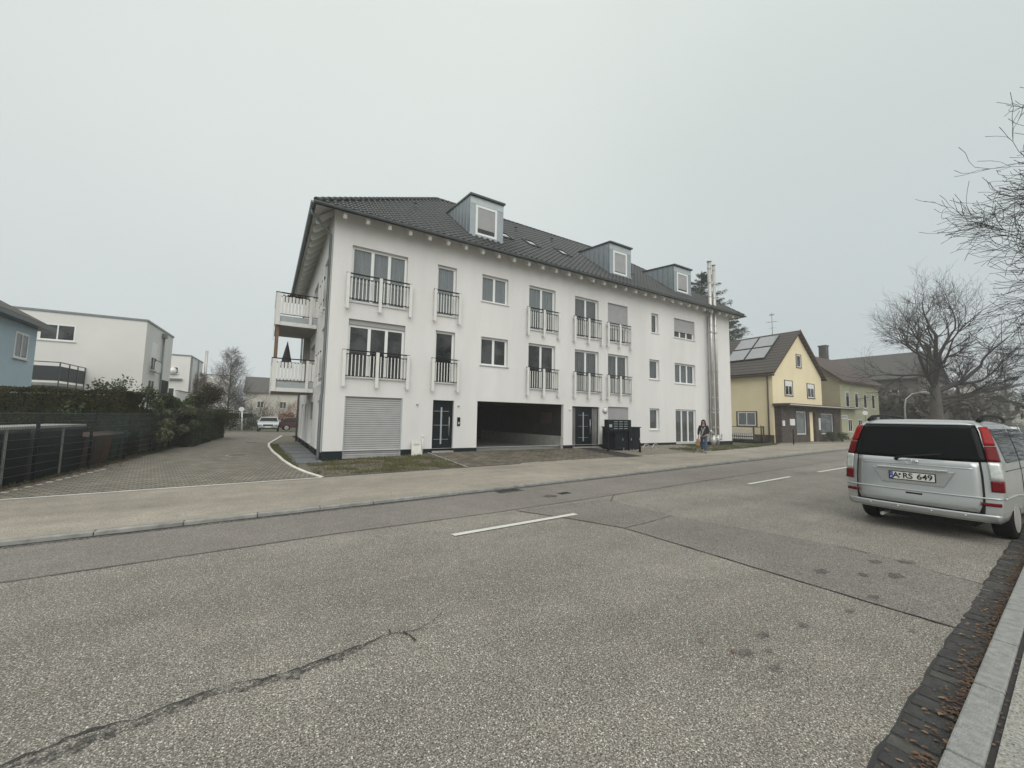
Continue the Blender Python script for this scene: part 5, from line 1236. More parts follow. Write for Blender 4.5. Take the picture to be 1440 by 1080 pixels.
# spruces
def conifer(name, x, y, h, r, lb, seed, n=70, m=None, z0=0, gap=.0, sp=1.0, ex=.75):
    rnd = random.Random(seed); t = empty(name, (x, y, z0), label=lb, cat='tree', group=None); b = MB(); tr = MB()
    tr.tube([(0, 0, 0), (0, 0, h*.5), (0, 0, h)], [r*.07, r*.045, .02], 7, 0, False)
    for i in range(n):
        f = rnd.uniform(.06, .98); z = h*f; a = rnd.uniform(0, 6.28); L_ = r*(1-f)**ex*rnd.uniform(.65, 1.15)+.25
        dx, dy = math.cos(a), math.sin(a); pts = []
        for k in range(6): q = k/5; pts.append(Vector((dx*L_*q, dy*L_*q, z-.30*L_*q+.38*L_*q*q)))
        tr.tube(pts, [.035, .03, .025, .02, .015, .01], 3, 0, False)
        for k in range(int(26*sp+L_*22*sp)):
            q = rnd.random()**.7; j = min(4, int(q*5)); p = pts[j].lerp(pts[j+1], q*5-j)
            w = .20*L_*(1-q*.6)+.12
            off = Vector((rnd.gauss(0, .5)*w*-dy+rnd.gauss(0, .15)*w, rnd.gauss(0, .5)*w*dx, -abs(rnd.gauss(0, .5))*w))
            p = p+off; d = Vector((dx+rnd.gauss(0, .6), dy+rnd.gauss(0, .6), rnd.uniform(-.9, .3))).normalized()*rnd.uniform(.14, .30); s = d.orthogonal().normalized()*.055
            b.add([p-s, p+s, p+d], [(0, 1, 2)])
    tr.build('trunk', M['bark'], t); b.build('crown', m or M['conifer'], t); return t
conifer('spruce', 45.4, 29.2, 20.6, 7.0, 'dark spruce rising behind the right end of the white building', 2, 260, sp=2.2, ex=.6)
conifer('spruce', 49.5, 28.6, 16.5, 5.6, 'lower dark spruce beside the taller one, above the yellow house roof', 8, 130, sp=2.0)
conifer('spruce', 125, 16.2, 14, 6.5, 'hazy spruce standing alone at the right, behind the parked cars', 4, 100, sp=1.3)
conifer('spruce', 84, 22, 11, 3.5, 'dark conifer between the long grey roof and the big bare tree', 9, 60)
# the big bare tree
LIMB = [(5.2, (-.9, .1, .75), 5.6, .30), (5.4, (-.25, -.3, 1), 6.0, .34), (4.9, (.75, -.5, .62), 6.6, .34), (4.2, (.95, -.75, .28), 6.8, .30), (5.5, (.25, .3, 1), 6.0, .34), (4.0, (-1, .2, .75), 3.0, .14), (3.7, (.9, -1.0, .1), 5.0, .20), (5.6, (.55, .0, .95), 6.2, .28), (3.4, (.7, -.7, .35), 3.2, .14)]
LIMB = [(z, d, l*.80, r*.70) for z, d, l, r in LIMB]
bare_tree('big_bare_tree', (52.8, 11.0, 0), 17, 5.8, .50, 'big old bare deciduous tree with wide crown beyond the parked van', levels=5, limb=LIMB, twigs=1.25, minr=.009, dens=(3, 1), up=.30, spread=.85, m2=M['twig'])
# roadside tree at the right edge of the view, only its branches are in frame
LIMB2 = [(2.3, (-.2, 1, .05), 1.4, .035), (2.8, (-.45, 1, .10), 1.5, .04), (3.2, (-.65, .85, .15), 1.6, .045), (3.6, (-.2, 1, .10), 1.6, .05), (4.1, (-.75, .8, .15), 2.1, .06), (4.6, (-.4, 1, .12), 1.9, .05), (5.3, (-.75, .8, .22), 2.0, .055), (5.7, (-.3, 1, .25), 1.9, .05), (5.9, (-.6, .8, .3), 1.7, .05), (3.0, (-.1, 1, .0), 1.6, .04), (3.4, (-.5, .9, .0), 1.5, .04), (5.6, (.5, -.8, .5), 2.0, .06), (6.2, (.6, -.3, .6), 2.0, .06), (4.8, (.3, -1, .4), 2.0, .06)]
nt = bare_tree('street_tree', (14.0, -1.7, .1), 23, 7.0, .17, 'bare street tree at the right edge, its dark twigs reaching into the sky', levels=5, limb=LIMB2, twigs=1.1, minr=.007, dens=(3, 2), up=.08, spread=.75, m2=M['twig'])
rnd = random.Random(77); b = MB()
def ivy(r):
    c = r.choice([(-.5, 2.3, 3.6, .35), (-.3, 2.2, 3.1, .35), (-.4, 2.5, 4.1, .3)]); u = Vector((r.gauss(0, 1), r.gauss(0, 1), r.gauss(0, 1))).normalized()*c[3]*r.random()**.4; return Vector(c[:3])+u
leafbox(b, 420, ivy, .028, rnd); b.build('withered_leaves', M['twig'], nt)
# far woods fading into the fog
M['wood'] = mat('far_wood', (.060, .056, .045), .95, col2=(.10, .09, .07), scale=.3)
def woods(pts, h, lb, seed, n):
    rnd = random.Random(seed); b = MB()
    def f(r):
        i = r.randrange(len(pts)-1); t_ = r.random(); x, y = lerp(pts[i][0], pts[i+1][0], t_), lerp(pts[i][1], pts[i+1][1], t_)
        hh = h*(.65+.5*noise.noise(Vector((x*.06, y*.06, seed))))
        return x+r.gauss(0, 3), y+r.gauss(0, 3), hh*r.random()**.8
    leafbox(b, n, f, .55, rnd, .5); o = b.build('woods', M['wood']); tag(o, lb, 'wood', kind='stuff')
woods([(-90, 70), (-40, 118), (0, 128), (40, 135)], 9, 'foggy line of bare woods beyond the left houses', 1, 9000)
woods([(72, 26), (67, 18), (70, 14.5)], 8.0, 'dark bare thicket between the green house and the big tree', 5, 9000)
woods([(60, 140), (120, 105), (165, 60), (185, 10), (180, -60)], 19, 'foggy tree line on the horizon at the right', 3, 16000)
woods([(118, 36), (108, 29), (98, 25)], 7, 'hazy bushes left of the distant white house', 7, 2500)
bush(70, 14.0, 5, 3, 'bare bush at the foot of the big tree trunk', 14, M['twig']); 

# ---------------------------------------------------------------- vehicles
def paint(name, col, metal=.6, rough=.32): return mat(name, col, rough, metal, var=.04, scale=2, coat=.7, spec=.5)
M['silver'] = paint('silver_paint', (.44, .455, .455), .6, .28); M['whitepaint'] = paint('white_paint_car', (.72, .73, .73), 0, .3)
M['darkpaint'] = paint('dark_blue_paint', (.02, .024, .03), .4); M['redpaint'] = paint('red_paint', (.07, .012, .015), .1); M['greypaint'] = paint('pale_silver_paint', (.42, .45, .46), .5)
M['tint'] = mat('tinted_glass', (.004, .0055, .006), .03, spec=.10)
M['rubber'] = mat('tyre_rubber', (.008, .008, .008), .85, spec=.15, var=.3, scale=20); M['chrome'] = mat('chrome', (.68, .69, .70), .12, 1)
M['redlamp'] = mat('red_lamp', (.27, .005, .007), .15, spec=.2); M['redlampd'] = mat('dark_red_lamp', (.13, .003, .006), .15, spec=.15); M['clearlamp'] = mat('clear_lamp', (.55, .57, .55), .15, .3, spec=.8, coat=1, var=.2, scale=20)
M['platew'] = mat('plate_white', (.70, .70, .66), .4); M['plateblue'] = mat('plate_blue', (.02, .06, .30), .4); M['platetext'] = mat('plate_black', (.012, .012, .012), .5)
M['trimblack'] = mat('black_trim', (.010, .010, .011), .5, spec=.2)

def wheel(parent, x, y, r, w, side, rimm=None):
    s = side
    b = MB(); pr = [(r*.62, -w/2), (r*.93, -w/2), (r, -w/2+.03), (r, w/2-.03), (r*.93, w/2), (r*.62, w/2)]
    b.lathe(pr, (0, 0, 0), 'y', 28); wv = b.build('wheel', M['rubber'], parent, loc=(x, y, r))
    b = MB(); b.lathe([(.0, s*w*.44), (r*.14, s*w*.50), (r*.16, s*w*.42)], (0, 0, 0), 'y', 20); b.lathe([(r*.58, s*w*.34), (r*.64, s*w*.54), (r*.70, s*w*.52)], (0, 0, 0), 'y', 28)
    for k in range(7):
        a = k*2*math.pi/7; c, si = math.cos(a), math.sin(a); n_ = (-si, c); h0, h1 = r*.035, r*.050
        p = [(c*r*.1+n_[0]*h0, s*w*.47, si*r*.1+n_[1]*h0), (c*r*.1-n_[0]*h0, s*w*.47, si*r*.1-n_[1]*h0), (c*r*.60-n_[0]*h1, s*w*.50, si*r*.60-n_[1]*h1), (c*r*.60+n_[0]*h1, s*w*.50, si*r*.60+n_[1]*h1)]
        b.prism(p, (0, -s*.025, 0))
    b.build('rim', rimm or M['steel'], wv)
    b = MB(); b.lathe([(.0, s*w*.10), (r*.58, s*w*.10)], (0, 0, 0), 'y', 20); b.build('brake_disc', M['blackmetal'], wv)
    return wv
def boolean_cut(o, cutters):
    for c in cutters:
        md = o.modifiers.new('c', 'BOOLEAN'); md.operation = 'DIFFERENCE'; md.object = c; md.solver = 'EXACT'
    dg = bpy.context.evaluated_depsgraph_get(); dg.update(); me = bpy.data.meshes.new_from_object(o.evaluated_get(dg)); o.modifiers.clear(); o.data = me
    for c in cutters: bpy.data.objects.remove(c)

# --- the silver van: local frame, rear at x=0, driving direction +x, centre y=0
van = empty('silver_van', (9.45, 2.31, 0), R(-1.0), label='silver people carrier van parked at the near kerb, seen from behind', cat='van')
HW = [(.20, .80), (.30, .90), (.40, .935), (.55, .95), (.70, .955), (.85, .952), (1.05, .945), (1.24, .925), (1.5, .875), (1.74, .815), (1.82, .77), (1.87, .70), (1.895, .58), (1.905, .30)]
hw = lambda z: interp(HW, z)
LEN = 4.85
def rearx(z): return interp([(.20, .10), (.30, .02), (.42, -.02), (.60, -.015), (.72, .0), (1.24, .03), (1.5, .10), (1.78, .20), (1.86, .28), (1.905, .46)], z)
def frontx(z): return interp([(.20, 4.75), (.35, 4.85), (.60, 4.86), (.85, 4.78), (.98, 4.50), (1.10, 4.05), (1.30, 3.72), (1.6, 3.25), (1.80, 2.85), (1.86, 2.6), (1.905, 2.0)], z)
ZL = [.33, .37, .42, .50, .60, .68, .74, .85, .95, 1.05, 1.15, 1.24, 1.35, 1.5, 1.62, 1.74, 1.80, 1.85, 1.88, 1.895, 1.905]
def rearpt(yf, z):   # surface of the tail; yf -1..1
    bulge = .10*abs(yf)**4+.035*yf*yf
    return Vector((rearx(z)+bulge, yf*hw(z), z))
def vside(s, x, z):   # side surface
    xr = rearx(z)+.135; t_ = 1.0
    if x > frontx(z)-.9: t_ = 1-.16*((x-frontx(z)+.9)/.9)**2
    return Vector((x, s*(hw(z)*t_+.0), z))
b = MB(); rows = []
YF = [-1, -.965, -.9, -.78, -.6, -.4, -.2, 0, .2, .4, .6, .78, .9, .965, 1]
for z in ZL:
    ring = [rearpt(y, z) for y in YF]; x0r = ring[-1].x; xf = frontx(z)
    xs = [x0r+.06]+[lerp(x0r+.06, xf-.9, k/12) for k in range(1, 13)]+[xf-.9+.9*k/8 for k in range(1, 9)]
    left = [Vector((x, 1*hw(z)*(1.003 if i else 1.0)*(1-.22*max(0, (x-xf+.9)/.9)**2), z)) for i, x in enumerate(xs)]
    fr = [Vector((xf+.10*(1-abs(q))**.5*.6, q*hw(z)*.78, z)) for q in (.75, .4, 0, -.4, -.75)]
    right = [Vector((p.x, -p.y, p.z)) for p in reversed(left)]
    rows.append(ring+left+fr+right)
n = len(rows[0]); vs = [p for r in rows for p in r]
fs = [(i*n+k, i*n+(k+1) % n, (i+1)*n+(k+1) % n, (i+1)*n+k) for i in range(len(rows)-1) for k in range(n)]
fs += [tuple(range(n-1, -1, -1)), tuple((len(rows)-1)*n+k for k in range(n))]
b.add(vs, fs, 0, True)
body = b.build('body', M['silver'], van)
cut = []
for wx in (.98, 4.05):
    for s in (-1, 1):
        c = MB(); c.lathe([(.0, -.2), (.385, -.2), (.385, .2), (.0, .2)], (wx, s*.86, .34), 'y', 32); o = c.build('cut', M['trimblack']); cut.append(o)
        o.parent = van
boolean_cut(body, cut)
for p in body.data.polygons: p.use_smooth = True
try: body.data.set_sharp_from_angle(angle=R(38))
except Exception: pass
for wx in (.98, 4.05):
    for s in (-1, 1): wheel(van, wx, s*.83, .335, .23, s, M['steel'])
def patch(name, m, yfs, zs, off, parent=van, smooth=True, fy=None):
    b = MB(); vs = []
    for z in zs:
        for y in yfs:
            yy = fy(y, z) if fy else y; p = rearpt(yy, z); vs.append(Vector((p.x-off, p.y, p.z)))
    w = len(yfs); b.add(vs, [(i*w+k, i*w+k+1, (i+1)*w+k+1, (i+1)*w+k) for i in range(len(zs)-1) for k in range(w-1)], 0, smooth)
    o = b.build(name, m, parent); so = o.modifiers.new('s', 'SOLIDIFY'); so.thickness = .012; so.offset = 0; return o
gate = patch('tailgate', M['silver'], rng(-.80, .80, 16), rng(.475, 1.235, 10), .010, fy=lambda y, z: y*(1-.05*max(0, (.6-z)/.14)))
glass = patch('rear_window', M['tint'], rng(-.895, .895, 20), rng(1.245, 1.815, 10), .010, gate, fy=lambda y, z: y*(1+.03*max(0, 1.5-z)))
patch('gate_gap', M['trimblack'], rng(-.825, .825, 16), rng(.46, 1.245, 8), .002, gate)
b = MB(); gp = [rearpt(y, .455) for y in rng(-.80, .80, 20)]; b.tube([p-Vector((.014, 0, 0)) for p in gp], .006, 5); b.build('gate_edge', M['trimblack'], gate)
# crease and number plate recess
b = MB(); b.tube([rearpt(y, 1.135-.012*abs(y))-Vector((.012, 0, 0)) for y in rng(-.73, .73, 24)], .012, 8); b.build('crease', M['silver'], gate)
def inset(name, m, y0, y1, z0, z1, x, th, bev=.006, parent=gate):
    b = MB(); b.box(x, x+th, y0, y1, z0, z1); return b.build(name, m, parent, bevel=bev)
b = MB(); b.prism([(-.024, -.50, 1.06), (-.024, .53, 1.06), (-.024, .40, .80), (-.024, -.37, .80)], (.03, 0, 0)); b.build('plate_recess', M['silver'], gate, bevel=.012)
inset('chrome_handle', M['chrome'], -.43, .46, 1.045, 1.085, -.062, .035, .014)
pl_ = inset('number_plate', M['platew'], -.27, .29, .872, .992, -.044, .014, .003)
inset('plate_border', M['trimblack'], -.282, .302, .860, 1.004, -.037, .010, .003)
pb = inset('plate_band', M['plateblue'], .243, .289, .874, .990, -.047, .003, 0)
b = MB()
for k in range(12):
    a = k*math.pi/6; b.box(-.0485, -.047, .266+.013*math.cos(a)-.002, .266+.013*math.cos(a)+.002, .958+.013*math.sin(a)-.002, .958+.013*math.sin(a)+.002)
b.build('stars', mat('plate_yellow', (.7, .6, .05), .5), gate)
def text(s, size, loc, rot, m, parent, name='lettering', sx=1, ext=.0008, bold=0):
    c = bpy.data.curves.new(name, 'FONT'); c.body = s; c.size = size; c.extrude = ext; c.offset = bold; c.align_x = 'CENTER'; c.align_y = 'CENTER'
    o = bpy.data.objects.new(name, c); COL.objects.link(o); bpy.context.view_layer.update()
    dg = bpy.context.evaluated_depsgraph_get(); me = bpy.data.meshes.new_from_object(o.evaluated_get(dg)); bpy.data.objects.remove(o)
    o = bpy.data.objects.new(name, me); COL.objects.link(o); me.materials.clear(); me.materials.append(m); o.parent = parent; o.location = loc; o.rotation_euler = rot; o.scale = (sx, 1, 1); return o
TR = (R(90), 0, R(-90))
text('A', .128, (-.0485, .205, .932), TR, M['platetext'], gate, sx=.95, bold=.0022)
text('RS', .128, (-.0485, .055, .932), TR, M['platetext'], gate, sx=.95, bold=.0022)
text('649', .128, (-.0485, -.155, .932), TR, M['platetext'], gate, sx=1.0, bold=.0022)
text('D', .034, (-.0485, .266, .905), TR, M['platew'], gate, bold=.001)
for z, m_ in ((.955, M['platetext']), (.915, M['steel'])):
    b = MB(); b.lathe([(.0, -.0495), (.017, -.0495), (.017, -.047)], (0, .152, z), 'x', 16); b.build('plate_seal', m_, gate)
# ring emblem with three spokes and the lock beside it
b = MB(); b.tube([(-.022, .03+.036*math.cos(a), 1.185+.036*math.sin(a)) for a in rng(0, 2*math.pi, 20)], .0055, 6, 0, False)
for a in (90, 210, 330): b.tube([(-.022, .03, 1.185), (-.022, .03+.034*math.cos(R(a)), 1.185+.034*math.sin(R(a)))], [.006, .002], 5)
b.build('ring_emblem', M['chrome'], gate)
b = MB(); b.lathe([(.0, -.02), (.022, -.018), (.030, -.010), (.030, .01)], (0, -.052, 1.185), 'x', 16); b.build('lock', M['chrome'], gate)
b = MB(); b.tube([(-.03, .20, 1.205), (-.055, .16, 1.245), (-.045, .06, 1.268), (-.005, -.36, 1.335)], [.030, .022, .014, .010], 8); b.build('rear_wiper', M['trimblack'], gate)
inset('grab_handle', M['trimblack'], -.11, .10, .625, .668, -.026, .012, .01)
# protective trim strip and bumper
b = MB(); b.tube([rearpt(y, .70)-Vector((.018, 0, 0)) for y in rng(-1, 1, 28)], .014, 8); b.build('trim_strip', M['silver'], van)
bp_ = patch('bumper', M['silver'], rng(-1, 1, 30), [.35, .375, .40, .43, .455], .020, van)
b = MB(); pts = [rearpt(y, .355) for y in rng(-.96, .96, 20)]; b.add([p-Vector((.02, 0, 0)) for p in pts]+[p+Vector((.25, 0, -.06)) for p in pts], [(i, i+1, 21+i+1, 21+i) for i in range(20)]); b.build('bumper_underside', M['trimblack'], van)
for y in (-.62, -.22, .22, .62):
    p = rearpt(y, .41); b = MB(); b.lathe([(.0, -.006), (.012, -.005), (.013, .0)], (p.x-.028, p.y, p.z), 'x', 10); b.build('parking_sensor', M['chrome'], bp_)
for s in (-1, 1):
    yy = rng(.80, .995, 5) if s > 0 else rng(-.995, -.80, 5)
    patch('reflector', M['redlampd'], [y*.995 for y in yy], [.585, .60, .625, .635], .022, van)
    # tail lamp wraps round the corner: built from tail and side surface points
    def lamp(name, m, z0, z1, inner=.885, par=van):
        b = MB(); vs = []; zs = rng(z0, z1, 6); 
        for z in zs:
            inn = inner+.05*max(0, z-1.3); out = 1.0
            row = [rearpt(s*lerp(inn, out, k/5), z) for k in range(6)]
            ex = interp([(.80, .03), (1.0, .07), (1.25, .07), (1.79, .0)], z)
            row += [Vector((row[-1].x+.03+ex*k/2, s*(hw(z)+.002), z)) for k in (0, 1, 2)]
            ctr = Vector((1.0, 0, z)); vs += [p+(p-ctr).normalized()*.014 for p in row]
        w = 9; f_ = [(i*w+k, i*w+k+1, (i+1)*w+k+1, (i+1)*w+k) for i in range(6) for k in range(w-1)]
        b.add(vs, f_ if s > 0 else [q[::-1] for q in f_], 0, True); o = b.build(name, m, par); so = o.modifiers.new('s', 'SOLIDIFY'); so.thickness = .02; so.offset = 0; return o
    a = lamp('tail_lamp', M['redlamp'], 1.50, 1.785); lamp('lower_red_lens', M['redlampd'], 1.255, 1.485, .885, a); lamp('reversing_lens', M['clearlamp'], .975, 1.245, .885, a); lamp('bottom_red_lens', M['redlampd'], .80, .965, .885, a)
# side glass, pillars, rails, mirrors
for s in (-1, 1):
    for (xa, xb) in ((.66, 1.55), (1.62, 2.62), (2.70, 3.50)):
        b = MB(); vs = []
        for z in rng(1.22, 1.76, 5):
            sh_ = (z-1.22)*.0; x1_ = xb if xb < 3 else xb-(z-1.22)*.95
            x0_ = xa+(-.20*(z-1.22)/.54 if xa < .7 else 0)
            for x in rng(x0_, x1_, 6): vs.append(Vector((x, s*(hw(z)*1.003+.006), z)))
        f_ = [(i*7+k, i*7+k+1, (i+1)*7+k+1, (i+1)*7+k) for i in range(5) for k in range(6)]
        b.add(vs, f_ if s < 0 else [q[::-1] for q in f_], 0, True); b.build('side_window', M['tint'], van)
    b = MB(); b.tube([(.50, s*.70, 1.885), (.66, s*.70, 1.955), (1.2, s*.70, 1.985), (2.1, s*.69, 1.965), (2.35, s*.68, 1.89)], [.034, .026, .022, .022, .026], 8); rr_ = b.build('roof_rail', M['trimblack'], van)
    b = MB(); b.tube([(.5, s*.70, 1.87), (.62, s*.70, 1.90), (.80, s*.70, 1.925)], [.02, .035, .03], 8); b.build('rail_foot', M['trimblack'], rr_)
    b = MB(); b.box(3.35, 3.47, s*1.0-.09, s*1.0+.09, 1.22, 1.40); mr_ = b.build('side_mirror', M['silver'], van, bevel=.03)
    b = MB(); b.tube([rearpt(s, .70)+Vector((.05, s*.012, 0))]+[Vector((x, s*(hw(.70)+.010), .70)) for x in rng(.45, 1.0, 2)]+[Vector((x, s*(hw(.66)+.010), .66)) for x in rng(1.5, 3.6, 4)], .016, 6); b.build('side_trim', M['silver'], van)
    b = MB(); b.box(2.55, 2.72, s*.965-.012, s*.965+.012, 1.02, 1.05); b.build('door_handle', M['silver'], van, bevel=.005)
    b = MB()
    for xx in (1.58, 2.66, 3.55): b.tube([Vector((xx, s*(hw(z)*1.003+.003), z)) for z in rng(.42, 1.80, 8)], .004, 4)
    b.tube([Vector((x, s*(hw(1.10)*1.003+.003), 1.10)) for x in rng(.5, 2.6, 5)], .005, 4); b.build('door_seam', M['trimblack'], van)
    b = MB(); b.box(4.55, 4.83, s*.62-.16, s*.62+.16, .66, .84); b.build('headlight', M['clearlamp'], van, bevel=.04)
b = MB(); vs = []
for z in rng(1.12, 1.80, 5):
    for q in rng(-.86, .86, 8): vs.append(Vector((frontx(z)+.045, q*hw(z)*.84, z)))
b.add(vs, [(i*9+k, i*9+k+1, (i+1)*9+k+1, (i+1)*9+k) for i in range(5) for k in range(8)], 0, True); b.build('windscreen', M['tint'], van)
patch('roof_spoiler', M['silver'], rng(-.90, .90, 16), [1.815, 1.84, 1.87], .016, van)
b = MB(); b.box(.72, .80, -.12, .12, 1.895, 1.915); b.build('brake_light', M['redlampd'], van)
b = MB(); b.box(.38, 4.6, -.60, .60, .19, .33); b.box(.10, .40, -.78, .78, .33, .40); b.build('floor_pan', M['trimblack'], van)
b = MB(); b.tube([(.05, .45, .22), (.7, .45, .24)], .03, 8); b.build('exhaust', M['steel'], van)

# --- ordinary cars, origin between the wheels on the ground, driving direction +x
def car(x, y, z, rz, m, lb, kind='hatch', L_=4.1, W=1.75, H=1.45, group=None, cat='car'):
    t = empty('parked_car', (x, y, z), rz, label=lb, cat=cat, group=group)
    h = L_/2
    if kind == 'hatch': prof = [(-h, .30), (-h-.02, .60), (-h+.05, .92), (-h+.45, H-.07), (-h+.9, H), (.15, H), (.75, H-.12), (1.15, .95), (h-.25, .78), (h-.02, .58), (h, .30)]; roof = (3, 7)
    elif kind == 'suv': prof = [(-h, .35), (-h-.02, .75), (-h+.02, 1.02), (-h+.30, H-.08), (-h+.6, H), (.35, H), (.85, H-.12), (1.25, 1.06), (h-.2, .92), (h-.0, .65), (h, .35)]
    else: prof = [(-h, .30), (-h-.02, .62), (-h+.05, .94), (-h+.60, .98), (-h+1.25, H-.04), (-.2, H), (.45, H-.08), (1.05, .96), (h-.25, .80), (h, .58), (h, .30)]
    def hwz(z): return W/2*interp([(.25, .93), (.5, 1.0), (.9, .985), (1.0, .95), (H, .74)], z)
    b = MB(); n = len(prof)
    vs = []; cols = [-1, -.93, -.6, 0, .6, .93, 1]
    for (px, pz) in prof:
        e_ = abs(px)/h
        for c in cols: vs.append((px*(1-.035*c*c*(e_ > .8)), c*hwz(pz)*(1-.10*max(0, e_-.85)/.15), pz+(.02*(1-c*c) if pz > .7 else 0)))
    w = len(cols); fs = [(i*w+k, (i+1)*w+k, (i+1)*w+k+1, i*w+k+1) for i in range(n-1) for k in range(w-1)]
    # sides
    fs += [tuple(i*w for i in range(n-1, -1, -1)), tuple(i*w+w-1 for i in range(n))]
    fs += [(k, k+1, (n-1)*w+k+1, (n-1)*w+k) for k in range(w-1)]
    b.add(vs, fs, 0, False); bd = b.build('body', m, t)
    wb = L_*.31
    cs = []
    for wx in (-wb, wb):
        for s in (-1, 1):
            c = MB(); c.lathe([(.0, -.2), (.34, -.2), (.34, .2), (.0, .2)], (wx, s*W*.47, .31), 'y', 20); o = c.build('cut', m); o.parent = t; cs.append(o)
    boolean_cut(bd, cs)
    bm = bd.modifiers.new('b', 'BEVEL'); bm.width = .05; bm.segments = 3; bm.limit_method = 'ANGLE'; bm.angle_limit = R(20)
    for p in bd.data.polygons: p.use_smooth = True
    for wx in (-wb, wb):
        for s in (-1, 1): wheel(t, wx, s*(W/2-.11), .30, .19, s)
    zb, zt = .95 if kind != 'suv' else 1.08, H-.10
    # glass: front, rear, sides
    def pr(i, f): (a, c), (d, e_) = prof[i], prof[i+1]; return lerp(a, d, f), lerp(c, e_, f)
    fi = 6; ri = {'hatch': 2, 'suv': 2, 'sedan': 3}[kind]
    for nm, i, sg in (('windscreen', fi, 1), ('rear_window', ri, -1)):
        p, q = pr(i, .06), pr(i, .94); nx_, nz_ = (q[1]-p[1]), -(q[0]-p[0]); l_ = math.hypot(nx_, nz_); nx_, nz_ = nx_/l_*.03, nz_/l_*.03
        if nz_ < 0: nx_, nz_ = -nx_, -nz_
        b = MB(); b.quad((p[0]+nx_, -hwz(p[1])*.88, p[1]+nz_+.012), (q[0]+nx_, -hwz(q[1])*.88, q[1]+nz_+.012), (q[0]+nx_, hwz(q[1])*.88, q[1]+nz_+.012), (p[0]+nx_, hwz(p[1])*.88, p[1]+nz_+.012)); o = b.build(nm, M['tint'], t); so = o.modifiers.new('s', 'SOLIDIFY'); so.thickness = .01
    xr0, xr1 = prof[ri][0], prof[ri+1][0]
    xf0, xf1 = prof[7][0], prof[6][0]
    for s in (-1, 1):
        for (a0, a1) in ((.0, .46), (.49, 1.0)):
            lo = lambda f: lerp(xr0+.32, xf0-.12, f); hi = lambda f: lerp(xr1+.12, xf1-.02, f)
            b = MB(); y0, y1 = s*(hwz(zb+.01)+.012), s*(hwz(zt)+.012)
            v = [(lo(a0), y0, zb+.01), (lo(a1), y0, zb+.01), (hi(a1), y1, zt), (hi(a0), y1, zt)]; b.poly(v); o = b.build('side_window', M['tint'], t); so = o.modifiers.new('s', 'SOLIDIFY'); so.thickness = .015; so.offset = 0
        b = MB(); b.box(h-.16, h-.0, s*W*.36-.16, s*W*.36+.14, .60, .74); b.build('headlight', M['clearlamp'], t, bevel=.03)
        b = MB(); b.box(-h-.03, -h+.12, s*W*.40-.10, s*W*.40+.08, .66, .90); b.build('tail_light', M['redlamp'], t, bevel=.02)
        b = MB(); b.box(xf0-.35, xf0-.24, s*(W/2+.02)-.07, s*(W/2+.02)+.09, zb-.02, zb+.12); b.build('side_mirror', m, t, bevel=.02)
    b = MB(); b.box(h-.03, h+.015, -.42, .42, .56, .70); b.build('grille', M['trimblack'], t)
    b = MB(); b.box(h-.02, h+.02, -.26, .26, .40, .51); b.build('number_plate', M['platew'], t)
    b = MB(); b.box(-h-.045, -h-.0, -.26, .26, .62, .73); b.build('number_plate', M['platew'], t)
    b = MB(); b.box(h-.08, h+.01, -W*.40, W*.40, .26, .38); b.build('bumper', M['trimblack'], t)
    return t
car(.40, 47.4, .1, R(-92), M['greypaint'], 'pale silver saloon facing the camera at the far end of the driveway', 'sedan', 4.3, 1.85, 1.40)
car(3.1, 49.3, .1, R(4), M['redpaint'], 'dark red hatchback parked crosswise behind the pale silver saloon', 'hatch', 3.7, 1.65, 1.38)
car(-2.0, 60.0, .1, R(-10), M['whitepaint'], 'white van-like car parked beyond the white signpost', 'suv', 4.4, 1.8, 1.85, cat='van')
car(17.6, 3.25, 0, R(3), M['darkpaint'], 'dark blue car parked directly in front of the silver van', 'hatch', 4.2, 1.78, 1.50, group='cars parked along the near kerb')
car(26.5, 3.9, 0, R(3), M['whitepaint'], 'white off-road car farther ahead in the kerbside row, only its roof and rear visible', 'suv', 4.6, 1.85, 1.80, group='cars parked along the near kerb')
# sign post at the driveway end
t = empty('sign_post', (-1.95, 50.5, .1), label='white leaning post with a small round sign at the driveway end', cat='sign')
b = MB(); b.tube([(0, 0, -.05), (-.12, 0, 2.3)], .07, 8); b.build('post', M['pvc'], t); b = MB(); b.lathe([(.0, -.03), (.24, -.03), (.24, .0), (0, 0)], (-.15, -.08, 2.15), 'y', 16, smooth=False); b.build('sign_disc', M['pvc'], t)
b = MB(); b.box(-1.6, 1.6, -.02, .02, 1.1, 1.16); b.box(-1.6, 1.6, -.02, .02, .55, .6); b.box(-.02, .0, -.02, .02, 0, .02)
rl = empty('barrier_rail', (-3.2, 51.6, .1), label='low grey rail barrier across the driveway end beside the signpost', cat='barrier'); b.build('rails', M['gutter'], rl)
for q in (-1.5, 0, 1.5):
    b = MB(); b.tube([(q, 0, 0), (q, 0, 1.2)], .04, 6); b.build('post', M['gutter'], rl)
